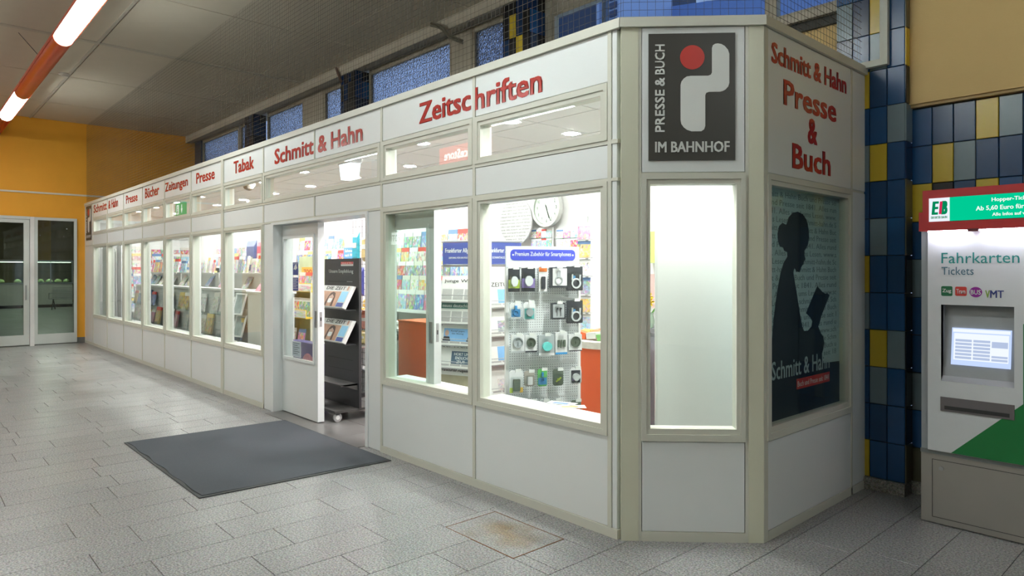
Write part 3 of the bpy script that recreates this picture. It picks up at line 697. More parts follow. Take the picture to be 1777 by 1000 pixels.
# ---- corner sign
def corner_sign(name, label, loc, rz, sx=1.0, sz=1.0):
    t = thing(name, label, 'sign', loc, rz)
    f = lambda p: [((x - 0.40) * sx, (z - 2.543) * sz) for x, z in p]
    MB().prism(f([(0.155, 2.181), (0.644, 2.181), (0.644, 2.905), (0.155, 2.905)]), -0.006, 0.0).build('board', BLACKS, t)
    MB().prism(f(rdisc(0.402, 2.767, 0.069, 0.069, 36)), -0.009, -0.006).build('red_dot', REDD, t)
    fig = [(0.546, 2.844), (0.566, 2.840), (0.584, 2.829), (0.602, 2.808), (0.61, 2.784), (0.61, 2.618), (0.604, 2.598), (0.590, 2.582), (0.574, 2.573), (0.557, 2.569), (0.497, 2.569), (0.481, 2.564), (0.475, 2.55), (0.475, 2.375),
           (0.469, 2.356), (0.453, 2.345), (0.398, 2.345), (0.372, 2.354), (0.354, 2.368), (0.340, 2.388), (0.336, 2.41), (0.336, 2.61), (0.341, 2.630), (0.354, 2.647), (0.371, 2.658), (0.392, 2.661), (0.491, 2.661), (0.507, 2.667), (0.513, 2.68), (0.513, 2.819), (0.518, 2.834), (0.530, 2.842)]
    MB().prism(f(fig), -0.009, -0.006).build('white_figure', OFFW, t)
    text('IM BAHNHOF', -0.209 * sx, 0.212 * sx, -0.316 * sz, -0.256 * sz, -0.006, OFFW, t, bold=0.03)
    for s_, f0, f1 in (('BUCH', 0.0, 0.34), ('&', 0.38, 0.474), ('PRESSE', 0.519, 1.0)):
        text(s_, -0.209 * sx, -0.153 * sx, (0.299 - 0.498 * f1) * sz, (0.299 - 0.498 * f0) * sz, -0.006, OFFW, t, bold=0.03, rot=R(90))
    return t
corner_sign('logo_sign', 'large black PRESSE & BUCH sign with red dot and white figure at the corner', Vector((0.40 / R2, 0.40 / R2, 2.543)) + Vector((1, -1, 0)).normalized() * 0.004, R(45))
corner_sign('logo_sign', 'small distant black logo sign at the far end of the shopfront', (-14.25, -0.004, 2.56), 0.0, 1.05, 1.0)
# ---- roof: unseen cover added so shop light does not leak
poly = [(XL, 0.06), (-0.02, 0.06), (XR - 0.06, XR + 0.03), (XR - 0.06, 2.03), (XL, 2.03)]
b = MB(); n_ = len(poly)
b.add([(x, y, 2.84) for x, y in poly] + [(x, y, 2.93) for x, y in poly], [tuple(range(n_))[::-1], tuple(range(n_, 2 * n_))] + [(i, (i + 1) % n_, (i + 1) % n_ + n_, i + n_) for i in range(n_)])
tag(b.build('roof', pm('roof_grey', (0.25, 0.24, 0.22), 0.8)), 'flat grey roof of the shop, added unseen to keep its light in', 'roof', kind='structure')
# ---- shop ceiling tiles
CZ = 2.74
XE = -13.93
poly = [(XE, 0.11), (-0.10, 0.11), (0.42, 0.63), (0.42, 2.0), (XE, 2.0)]
b = MB(); b.add([(x, y, CZ + 0.012) for x, y in poly] + [(x, y, CZ + 0.05) for x, y in poly], [tuple(range(5))[::-1], tuple(range(5, 10))] + [(i, (i + 1) % 5, (i + 1) % 5 + 5, i + 5) for i in range(5)])
cs = b.build('ceiling', pm('grid_grey', (0.42, 0.40, 0.38), 0.6)); tag(cs, 'white tiled suspended ceiling inside the shop', 'ceiling', kind='structure')
CT = pm('ceiling_tile', (0.90, 0.87, 0.855), 0.7, 0.03, 30)
tw_ = 0.624
cm = MB().box(-tw_ / 2 + 0.006, tw_ / 2 - 0.006, -0.31 + 0.006, 0.31 - 0.006, 0, 0.012).mesh('ceiling_tile', CT)
for i in range(22):
    for j_ in range(3):
        if XE + tw_ * (i + 1) < 0.625 * j_ - 0.02 + 0.12 and XE + tw_ * (i + 1) < 0.42: link('ceiling_tile', cm, cs, (XE + tw_ * (i + 0.5) + 0.01, 0.43 + 0.625 * j_, CZ))
SP = em('downlight_glow', (1.0, 0.97, 0.95), SPOT)
def downlight(x, y):
    t = thing('downlight', 'small round recessed downlight in the shop ceiling', 'lamp', (x, y, CZ), 0, 'downlights in the shop ceiling')
    b = MB(); b.lathe([(0.066, -0.004), (0.082, -0.006), (0.086, 0.0)], n=20)
    b.build('rim', WHITEI, t, smooth=True)
    MB().lathe([(0.060, -0.008), (0.062, -0.0045)], n=20).build('lens', SP, t)
for i in range(11):
    for y in (0.55, 1.25): downlight(-12.7 + 1.24 * i, y)
downlight(0.01, 0.44)
downlight(0.26, 0.72)
# ---- shop walls and floor
sb = thing('wall_shop', 'white inner walls of the shop', 'wall', kind='structure')
MB().box(XE, 0.45, 2.0, 2.04, 0, CZ + 0.05).build('wall_lining', pm('shop_white', (0.82, 0.81, 0.80), 0.6, 0.02), sb)
MB().box(XE - 0.04, XE, 0.09, 2.04, 0, CZ + 0.05).build('wall_lining', pm('shop_white', (0.82, 0.81, 0.80), 0.6, 0.02), sb)
MB().box(XE, 0.45, 1.93, 2.0, 2.42, CZ).build('soffit', WHITEI, sb)
SF = pm('dark_floor_tile', (0.17, 0.165, 0.16), 0.28, 0.25, 7, rnd=0.08)
fs = MB().box(XE, 0.5, 0.09, 2.0, -0.06, -0.004).build('floor', pm('light_grout', (0.36, 0.35, 0.33), 0.8)); tag(fs, 'dark grey tiled floor inside the shop', 'floor', kind='structure')
fm = MB().box(-0.298, 0.298, -0.148, 0.148, -0.03, 0.0).mesh('floor_tile', SF)
rst = MB()
for i in range(-23, 1):
    for j_ in range(6):
        x = i * 0.6 + (0.3 if j_ % 2 else 0.0); y = 0.245 + 0.3 * j_
        if x < XE + 0.3 or x > -0.2 or y > 1.86: continue
        if -5.6 < x < -1.6: link('floor_tile', fm, fs, (x, y, 0.0))
        else: rst.box(x - 0.298, x + 0.298, y - 0.148, y + 0.148, -0.03, 0)
ob = rst.build('floor_tile_field', SF, fs); ob['kind'] = 'stuff'
th = MB(); th.box(-4.80, -2.84, -0.10, 0.095, 0.0, 0.004); th.box(-4.86, -2.80, 0.0, 0.095, -0.01, 0.002)
tag(th.build('trim_2', SF), 'dark stone threshold under the sliding door', 'threshold', kind='structure')
tag(MB().box(-4.3, -2.42, -0.112, -0.100, 0.0, 0.006).build('trim_3', pm('brass_strip', (0.62, 0.55, 0.42), 0.4)), 'pale metal strip between door mat and threshold', 'trim', kind='structure')

# ---- sliding door leaves
def leaf(name, label, x0, x1):
    t = thing(name, label, 'door', (0, 0, 0), kind='structure'); y0, y1 = 0.095, 0.165
    wx0, wx1, wz0, wz1 = x0 + 0.17, x1 - 0.075, 0.60, 1.915
    b = MB(); b.box(x0, wx0, y0, y1, 0.012, 2.045); b.box(wx1, x1, y0, y1, 0.012, 2.045); b.box(wx0, wx1, y0, y1, 0.012, wz0); b.box(wx0, wx1, y0, y1, wz1, 2.045)
    b.build('door_panel', WHITE, t)
    f = MB().ring(wx0 - 0.012, wx1 + 0.012, wz0 - 0.012, wz1 + 0.012, 0.03, y0 - 0.012, y0 + 0.01).build('window_frame', WHITE, t)
    MB().box(wx0, wx1, y0 + 0.02, y0 + 0.026, wz0, wz1).build('pane', GLASSG if name == 'door_2' else GLASS, f)
    b = MB(); b.ring(x1 - 0.062, x1 - 0.022, 0.97, 1.14, 0.008, y0 - 0.004, y0 + 0.002); b.box(x1 - 0.054, x1 - 0.03, y0 - 0.001, y0 + 0.001, 0.978, 1.132)
    b.build('flush_handle', GREYM, t)
    b = MB(); b.box(x1 - 0.001, x1 + 0.002, y0 + 0.02, y0 + 0.045, 0.98, 1.13); b.build('lock_plate', GREYM, t)
    b = MB(); b.box(x1 + 0.001, x1 + 0.003, y0 + 0.026, y0 + 0.039, 1.04, 1.075); b.build('lock_hole', DARKM, t)
    return t
leaf('door_1', 'white sliding door leaf with tall window, half open', -4.93, -3.955)
leaf('door_2', 'white sliding door leaf pushed open behind the first window', -2.93, -1.955)

# ---- door mat
mt = thing('door_mat', 'dark grey ribbed textile door mat in front of the sliding door', 'mat', (-3.37, -0.82, 0), 0)
def mat_mesh():
    nx, ny = 48, 34; b = MB(); w, l = 0.985, 0.71
    v = []; rr = random.Random(3)
    for j_ in range(ny + 1):
        for i in range(nx + 1):
            x = -w + 2 * w * i / nx; y = -l + 2 * l * j_ / ny
            e = min(1, (l - abs(y)) / 0.05 + 0.2)
            z = 0.008 + 0.006 * max(0, math.sin(x * 9 + 1) * math.sin(x * 3.1)) * max(0, (y / l) ** 4) + 0.003 * math.sin(x * 4 + y * 3) ** 2
            skew = 0.045 * (y / l) 
            b.v.append((x + skew + 0.02, y + 0.006 * math.sin(x * 14) * (abs(y) / l) ** 6, z))
    for j_ in range(ny):
        for i in range(nx):
            a = j_ * (nx + 1) + i; b.f.append([a, a + 1, a + nx + 2, a + nx + 1])
    # skirt
    edge = [i for i in range(nx + 1)] + [j_ * (nx + 1) + nx for j_ in range(1, ny + 1)] + [ny * (nx + 1) + i for i in range(nx - 1, -1, -1)] + [j_ * (nx + 1) for j_ in range(ny - 1, 0, -1)]
    o = len(b.v)
    for e in edge: b.v.append((b.v[e][0] * 1.0, b.v[e][1], 0.0005))
    for i in range(len(edge)): k = (i + 1) % len(edge); b.f.append([edge[i], o + i, o + k, edge[k]])
    return b
mat_mesh().build('pile', pm('mat_pile', (0.085, 0.095, 0.11), 0.95, 0.25, 220, bump=0.8, bscale=400), mt, smooth=True)
b = MB()
co = [(-1.03, -0.733), (0.99, -0.733), (1.08, 0.73), (-0.95, 0.73)]; ci_ = [(-0.98, -0.69), (0.93, -0.69), (1.02, 0.69), (-0.90, 0.69)]
for k in range(4):
    a_, b_, c2, d2 = co[k], co[(k + 1) % 4], ci_[(k + 1) % 4], ci_[k]
    b.add([(p[0], p[1], z) for z in (0.0003, 0.0065) for p in (a_, b_, c2, d2)], [(4, 5, 6, 7), (0, 1, 5, 4), (1, 2, 6, 5), (2, 3, 7, 6), (3, 0, 4, 7)])
b.build('rubber_edge', pm('rubber', (0.04, 0.044, 0.046), 0.6), mt)

# ================================================================== TICKET MACHINE
TY_ = 1.63
tm = thing('ticket_machine', 'white red and green ticket machine on a steel base beside the tiled pillar', 'ticket machine', (1.055, TY_, 0))
def tx(px, py): p = onY(px, py, TY_); return p.x - 1.055, p.z
TW = 0.98
MW = pm('machine_white', (0.72, 0.74, 0.76), 0.35, 0.02); STEEL = pm('steel_base', (0.42, 0.40, 0.37), 0.38, 0.06, 5, metal=0.6, bump=0.05)
MB().box(0, TW, 0.0, 0.5, 0.006, 0.43).build('steel_base', STEEL, tm)
b = MB(); b.ring(0.06, TW - 0.06, 0.04, 0.395, 0.003, -0.0015, 0.001); b.build('base_door_gap', DARKM, tm)
b = MB(); b.add([], []); b.prism(rdisc(0.11, 0.345, 0.013, 0.013, 16), -0.006, 0.0); b.build('base_lock', GREYM, tm)
MB().box(0.005, TW - 0.005, 0.065, 0.5, 0.43, 2.0).build('housing', pm('machine_grey', (0.36, 0.39, 0.42), 0.35, metal=0.3), tm)
for x in (0.005, TW - 0.05): MB().box(x, x + 0.045, -0.012, 0.07, 0.43, 1.80).build('side_profile', pm('machine_grey', (0.36, 0.39, 0.42), 0.35), tm)
MB().box(0.0, TW, -0.014, 0.07, 0.43, 0.455).build('grey_sill', pm('machine_grey2', (0.22, 0.24, 0.24), 0.4), tm)
rx0, rx1, rz0, rz1 = 0.117, 0.48, 0.884, 1.345
b = MB(); b.box(0.045, rx0, -0.03, 0.012, 0.455, 1.80); b.box(rx1, TW - 0.045, -0.03, 0.012, 0.455, 1.80); b.box(rx0, rx1, -0.03, 0.012, 0.455, rz0); b.box(rx0, rx1, -0.03, 0.012, rz1, 1.80)
b.build('front_panel', MW, tm)
b = MB(); b.prism([(0.169, 0.456), (TW - 0.046, 0.456), (TW - 0.046, 1.25), (0.522, 1.25), (0.522, 0.80)], -0.0315, -0.0305); b.build('green_graphic', GREENT, tm)
# recessed screen bay
GRB = pm('bay_grey', (0.40, 0.42, 0.44), 0.4)
b = MB()
b.add([(rx0, 0.055, rz1), (rx1, 0.055, rz1), (rx1, 0.0, rz0 + 0.03), (rx0, 0.0, rz0 + 0.03), (rx0, -0.03, rz0), (rx1, -0.03, rz0), (rx0, -0.03, rz1), (rx1, -0.03, rz1)],
      [(0, 1, 2, 3), (3, 2, 5, 4), (6, 7, 1, 0), (6, 0, 3, 4), (7, 5, 2, 1)])
b.build('screen_bay', GRB, tm)
ang = math.atan2(0.055, rz1 - rz0 - 0.03)
scr = MB().box(0.0, 0.298, -0.004, 0.0, 0.0, 0.222).build('screen', em('screen_blue', (0.55, 0.68, 1.0), 1.05), tm, (0.160, 0.004, 0.985), (-ang, 0, 0))
SW = em('screen_white', (0.86, 0.92, 1.0), 1.05); SG_ = em('screen_bar', (0.52, 0.62, 0.85), 0.9)
MB().box(0.012, 0.286, -0.0048, -0.004, 0.03, 0.19).build('screen_page', SW, scr); MB().box(0.006, 0.292, -0.0046, -0.004, 0.197, 0.216).build('screen_bar', SW, scr)
for c_, n0 in ((0, 6), (1, 6)):
    for r_ in range(n0): MB().box(0.020 + c_ * 0.092, 0.104 + c_ * 0.092, -0.0054, -0.0048, 0.038 + r_ * 0.0205, 0.052 + r_ * 0.0205).build('menu_button', SG_, scr)
for z0, z1 in ((0.037, 0.050), (0.056, 0.068), (0.115, 0.150)): MB().box(0.204, 0.282, -0.0054, -0.0048, z0, z1).build('menu_button', SG_, scr)
# output slot
b = MB(); x0, z1 = tx(1635, 690); z0 = 0.703
MB().box(x0, 0.482, -0.036, -0.03, z0, z1 + 0.01).build('slot_frame', pm('slot_brown', (0.16, 0.145, 0.15), 0.5), tm)
MB().box(x0 + 0.022, 0.46, -0.038, -0.035, z0 + 0.012, z0 + 0.034).build('slot_opening', DARKM, tm)
# red header
RH = pm('header_red', (0.55, 0.025, 0.03), 0.3, 0.05, 4)
b = MB(); b.box(0.014, TW - 0.014, -0.090, 0.3, 1.79, 1.905); b.box(0.036, TW - 0.036, -0.096, 0.3, 1.791, 2.035); b.build('red_header', RH, tm)
MB().box(0.072, 0.181, -0.101, -0.095, 1.845, 1.985).build('lit_logo_field', em('lit_white', (0.86, 0.92, 1.0), 1.0), tm)
MB().box(0.181, TW - 0.072, -0.101, -0.095, 1.845, 1.985).build('lit_green_field', em('lit_green', (0.0, 0.60, 0.30), 1.0), tm)
LG = em('lit_logo_green', (0.0, 0.35, 0.14), 0.7); LR = em('lit_logo_red', (0.8, 0.03, 0.12), 0.8); LW = em('lit_letters', (0.9, 1, 0.95), 1.0)
text('E', 0.087, 0.125, 1.888, 1.963, -0.101, LG, tm, bold=0.05, shear=0.15); text('B', 0.137, 0.170, 1.888, 1.963, -0.101, LG, tm, bold=0.05, shear=0.15)
MB().prism([(0.126, 1.888), (0.139, 1.888), (0.145, 1.963), (0.132, 1.963)], -0.1065, -0.101).build('logo_bar', LR, tm)
text('ERFURTER BAHN', 0.084, 0.168, 1.862, 1.876, -0.101, LG, tm, bold=0.01)
x = tx(1702, 368)[0]
text('Hopper-Ticket', tx(1729, 350)[0], tx(1729, 350)[0] + 0.185, 1.938, 1.966, -0.101, LW, tm, bold=0.02)
text('Ab 5,60 Euro f\u00fcr Bahn', x, x + 0.30, 1.893, 1.922, -0.101, LW, tm, bold=0.02)
text('Alle Infos auf www.', tx(1730, 373)[0], tx(1730, 373)[0] + 0.20, 1.862, 1.880, -0.101, LW, tm, bold=0.02)
MB().box(0.06, TW - 0.06, -0.080, -0.060, 1.781, 1.79).build('lamp_strip', em('led_strip', (0.80, 0.84, 1.0), 30), tm)
MB().box(0.27, 0.325, -0.099, -0.05, 1.779, 1.795).build('sensor', pm('sensor_dark', (0.12, 0.01, 0.02), 0.3), tm)
text('Fahrkarten', 0.119, 0.505, 1.594, 1.658, -0.031, TEALT, tm, depth=0.001); text('Tickets', 0.119, 0.285, 1.525, 1.573, -0.031, pm('slate_print', (0.06, 0.16, 0.22), 0.4), tm, depth=0.001)
def icon(x0, x1, z0, z1, mat, s, kind):
    MB().prism(rrect(x0, x1, z0, z1, 0.008) if kind == 'r' else rdisc((x0 + x1) / 2, (z0 + z1) / 2, (x1 - x0) / 2, (z1 - z0) / 2), -0.0318, -0.0308).build('badge', mat, tm)
    text(s, x0 + 0.006, x1 - 0.006, (z0 + z1) / 2 - 0.014, (z0 + z1) / 2 + 0.013, -0.0318, OFFW, tm, depth=0.0008, bold=0.02)
icon(0.118, 0.177, 1.398, 1.457, pm('badge_green', (0.015, 0.17, 0.07), 0.4), 'Zug', 'r'); icon(0.191, 0.250, 1.400, 1.455, REDD, 'Tram', 'r')
icon(0.264, 0.327, 1.394, 1.455, pm('badge_purple', (0.28, 0.015, 0.30), 0.4), 'BUS', 'c')
text('V', 0.342, 0.365, 1.394, 1.436, -0.031, pm('leaf_green', (0.30, 0.50, 0.08), 0.4), tm, depth=0.001, bold=0.02); text('MT', 0.366, 0.432, 1.394, 1.436, -0.031, BLUEP, tm, depth=0.001, bold=0.02)

# ================================================================== SHOP INTERIOR
def onP(px, py, P, rz):
    """pixel -> local (x, z) on the vertical plane through P whose local x axis points along rz"""
    u = Vector((math.cos(rz), math.sin(rz), 0)); n = Vector((u.y, -u.x, 0)); v = ray(px, py)
    t = (Vector((P[0], P[1], 0)) - CAM).dot(n) / v.dot(n); q = CAM + v * t - Vector((P[0], P[1], 0))
    return q.dot(u), q.z
mcache = {}
def sheet(kind, w, h, th, mat):
    k = (kind, w, h, th, mat.name)
    if k not in mcache: mcache[k] = MB().box(-w / 2, w / 2, -th, 0, 0, h).mesh(kind, mat)
    return mcache[k]
def lean(kind, label, cat, group, mesh, base, rz, tilt=12):
    o = link(kind, mesh, None, base, (R(-tilt), 0, rz)); tag(o, label, cat, group); return o

# ---- poster of a reader in the side window
po = thing('window_poster', 'tall poster with dark silhouette of a woman reading a book in the side window', 'poster', (XR - 0.055, XR, 0), R(90))
PB = pm('poster_pale', (0.46, 0.60, 0.62), 0.5, 0.04, 4); PD = pm('poster_navy', (0.016, 0.024, 0.038), 0.4, 0.1, 4); PT = pm('poster_grey_text', (0.17, 0.23, 0.24), 0.5)
MB().box(0.03, 1.19, 0.0, 0.006, 0.60, 2.09).build('sheet', PB, po)
line = 'Schmitt & Hahn Buch und Presse seit 1841. Alles rund ums Lesen. www.schmitt-hahn.de '
for i in range(21):
    k = (i * 17) % len(line); s_ = (line + line)[k:k + 34].strip()
    text(s_, 0.07, 1.12, 1.995 - i * 0.0505, 2.03 - i * 0.0505, 0.0, PT, po, 'printed_line', depth=0.0006)
sil = [(42, 955), (45, 600), (52, 520), (65, 420), (78, 350), (90, 310), (105, 285), (104, 268), (92, 262), (88, 250), (75, 245), (68, 225), (66, 195), (72, 165), (85, 152), (100, 160), (104, 150), (110, 130), (125, 113), (145, 108), (165, 118), (180, 140), (188, 175), (190, 210), (186, 235), (180, 250), (172, 262),
       (172, 280), (176, 296), (170, 303), (168, 315), (163, 320), (158, 330), (152, 347), (140, 343), (133, 330), (128, 345), (130, 365), (140, 420), (152, 500), (163, 560), (170, 578), (185, 578), (200, 560), (203, 540), (195, 525), (178, 508), (222, 402), (235, 415), (243, 425), (255, 432), (262, 430), (271, 437), (238, 520), (232, 545), (226, 560),
       (235, 585), (246, 600), (250, 625), (246, 650), (240, 670), (248, 685), (246, 705), (305, 698), (305, 870)]
pp = []
for x, y in sil:
    q = onX(1320 + x / 2.2727, 320 + y / 2.2727, XR - 0.055); pp.append((min(1.185, max(0.035, q.y - XR)), max(0.605, q.z)))
pp[0] = (0.035, 0.605); pp[-1] = (1.185, 0.605); pp[-2] = (1.185, pp[-2][1])
MB().prism(pp, -0.002, -0.0008).build('silhouette', PD, po)
def py_(x, y): q = onX(1320 + x / 2.2727, 320 + y / 2.2727, XR - 0.055); return q.y - XR, q.z
LB = pm('poster_light_text', (0.50, 0.60, 0.62), 0.5)
a, c_ = py_(45, 835), py_(270, 748)
text('Schmitt & Hahn', a[0] - 0.01, c_[0], 0.895, 1.005, -0.002, LB, po, depth=0.0006, bold=0.012)
a, c_ = py_(140, 855), py_(270, 790)
MB().box(a[0], c_[0], -0.003, -0.002, 0.805, 0.87).build('red_band', REDD, po)
text('Buch und Presse seit 1841', a[0] + 0.015, c_[0] - 0.015, 0.82, 0.855, -0.003, OFFW, po, depth=0.0006)

# ---- white backing panel behind the corner window
cpn = thing('display_panel', 'plain white panel standing behind the corner window', 'panel', (0, 0, 0), R(45))
MB().box(0.307, 1.18, 0.605, 0.625, 0.01, 2.72).build('board', WHITEI, cpn)
MB().box(0.293, 0.307, 0.60, 0.63, 0.01, 2.72).build('edge_strip', pm('edge_white', (0.75, 0.75, 0.73), 0.4), cpn)

# ---- pegboard with phone accessories
PP = (CAM + ray(942, 470) * 5.16); PRZ = R(65.7)
def pg(px, py, off=0.0):
    n = Vector((math.sin(PRZ), -math.cos(PRZ), 0)) * off
    return onP(px, py, PP + n, PRZ)
pgb = thing('pegboard_display', 'white perforated pegboard stand with blue accessories header in the second window', 'display stand', (PP.x, PP.y, 0), PRZ)
def perf():
    m, n, o = newmat('perforated_board')
    b = n.nodes.new('ShaderNodeBsdfPrincipled'); b.inputs['Roughness'].default_value = 0.4
    co = n.nodes.new('ShaderNodeTexCoord'); sc_ = n.nodes.new('ShaderNodeVectorMath'); sc_.operation = 'SCALE'; sc_.inputs['Scale'].default_value = 1 / 0.018
    n.links.new(co.outputs['Object'], sc_.inputs[0]); fr = n.nodes.new('ShaderNodeVectorMath'); fr.operation = 'FRACTION'; n.links.new(sc_.outputs[0], fr.inputs[0])
    sub = n.nodes.new('ShaderNodeVectorMath'); sub.operation = 'SUBTRACT'; sub.inputs[1].default_value = (0.5, 0.5, 0.5); n.links.new(fr.outputs[0], sub.inputs[0])
    mu = n.nodes.new('ShaderNodeVectorMath'); mu.operation = 'MULTIPLY'; mu.inputs[1].default_value = (1, 0, 1); n.links.new(sub.outputs[0], mu.inputs[0])
    le = n.nodes.new('ShaderNodeVectorMath'); le.operation = 'LENGTH'; n.links.new(mu.outputs[0], le.inputs[0])
    lt = n.nodes.new('ShaderNodeMath'); lt.operation = 'LESS_THAN'; lt.inputs[1].default_value = 0.21; n.links.new(le.outputs['Value'], lt.inputs[0])
    mx = n.nodes.new('ShaderNodeMix'); mx.data_type = 'RGBA'; mx.inputs[6].default_value = (0.86, 0.89, 0.91, 1); mx.inputs[7].default_value = (0.25, 0.28, 0.30, 1)
    n.links.new(lt.outputs[0], mx.inputs[0]); n.links.new(mx.outputs[2], b.inputs['Base Color']); n.links.new(b.outputs[0], o.inputs[0]); return m
PERF = perf()
bx0 = pg(882, 560)[0]; bx1 = pg(1003, 560)[0]
zb = [pg(942, y)[1] for y in (463, 516, 572, 628, 686)] + [0.12]
for z1, z0 in zip(zb, zb[1:]): MB().box(bx0, bx1, 0, 0.012, z0 + 0.012, z1 - 0.012).build('perforated_panel', PERF, pgb)
for z in zb[1:-1]: MB().box(bx0, bx1, -0.003, 0.014, z - 0.012, z + 0.012).build('rail', pm('peg_rail', (0.75, 0.78, 0.80), 0.4), pgb)
for x in (bx0 - 0.02, bx1): MB().box(x, x + 0.02, -0.005, 0.03, 0.0, zb[0]).build('upright', WHITEI, pgb)
MB().box(bx0 - 0.02, bx1 + 0.02, -0.16, 0.16, 0.0, 0.05).build('base', WHITEI, pgb)
hz0, hz1 = pg(942, 463)[1], pg(942, 428)[1]
hd = MB().box(bx0 - 0.02, bx1 + 0.005, -0.01, 0.012, hz0 - 0.005, hz1).build('header', pm('header_pale', (0.75, 0.78, 0.85), 0.4), pgb)
q0, q1 = pg(885, 452), pg(997, 434)
MB().prism(rrect(q0[0], q1[0], q0[1], q1[1], 0.03), -0.013, -0.010).build('blue_band', pm('header_blue', (0.05, 0.07, 0.50), 0.3), hd)
text('Premium Zubeh\u00f6r f\u00fcr Smartphones', q0[0] + 0.035, q1[0] - 0.035, q0[1] + 0.024, q1[1] - 0.018, -0.013, OFFW, hd, depth=0.001, bold=0.012)
for x in (q0[0] + 0.02, q1[0] - 0.02): MB().prism(rdisc(x, (q0[1] + q1[1]) / 2, 0.007, 0.007, 12), -0.014, -0.013).build('dot', OFFW, hd)
PC = {'black': pm('pk_black', (0.03, 0.035, 0.045), 0.3), 'white': pm('pk_white', (0.78, 0.79, 0.80), 0.3), 'grey': pm('pk_grey', (0.42, 0.45, 0.47), 0.3), 'lime': pm('pk_lime', (0.50, 0.62, 0.08), 0.35),
      'purple': pm('pk_purple', (0.34, 0.24, 0.58), 0.35), 'orange': pm('pk_orange', (0.85, 0.22, 0.05), 0.35), 'teal': pm('pk_teal', (0.15, 0.62, 0.60), 0.35), 'blue': pm('pk_blue', (0.05, 0.28, 0.60), 0.35),
      'green': pm('pk_green', (0.12, 0.45, 0.12), 0.35), 'dark': pm('pk_dark', (0.10, 0.13, 0.10), 0.35), 'taupe': pm('pk_taupe', (0.40, 0.37, 0.33), 0.4), 'yellow': pm('pk_yellow', (0.85, 0.50, 0.05), 0.4)}
BL = glass('blister', (0.95, 0.97, 0.97))
def ring_poly(b, cx, cz, r, t, y0, y1, n=18):
    for i in range(n):
        a0, a1 = 2 * math.pi * i / n, 2 * math.pi * (i + 1) / n
        b.prism([(cx + r * math.cos(a0), cz + r * math.sin(a0)), (cx + r * math.cos(a1), cz + r * math.sin(a1)), (cx + (r - t) * math.cos(a1), cz + (r - t) * math.sin(a1)), (cx + (r - t) * math.cos(a0), cz + (r - t) * math.sin(a0))], y0, y1)
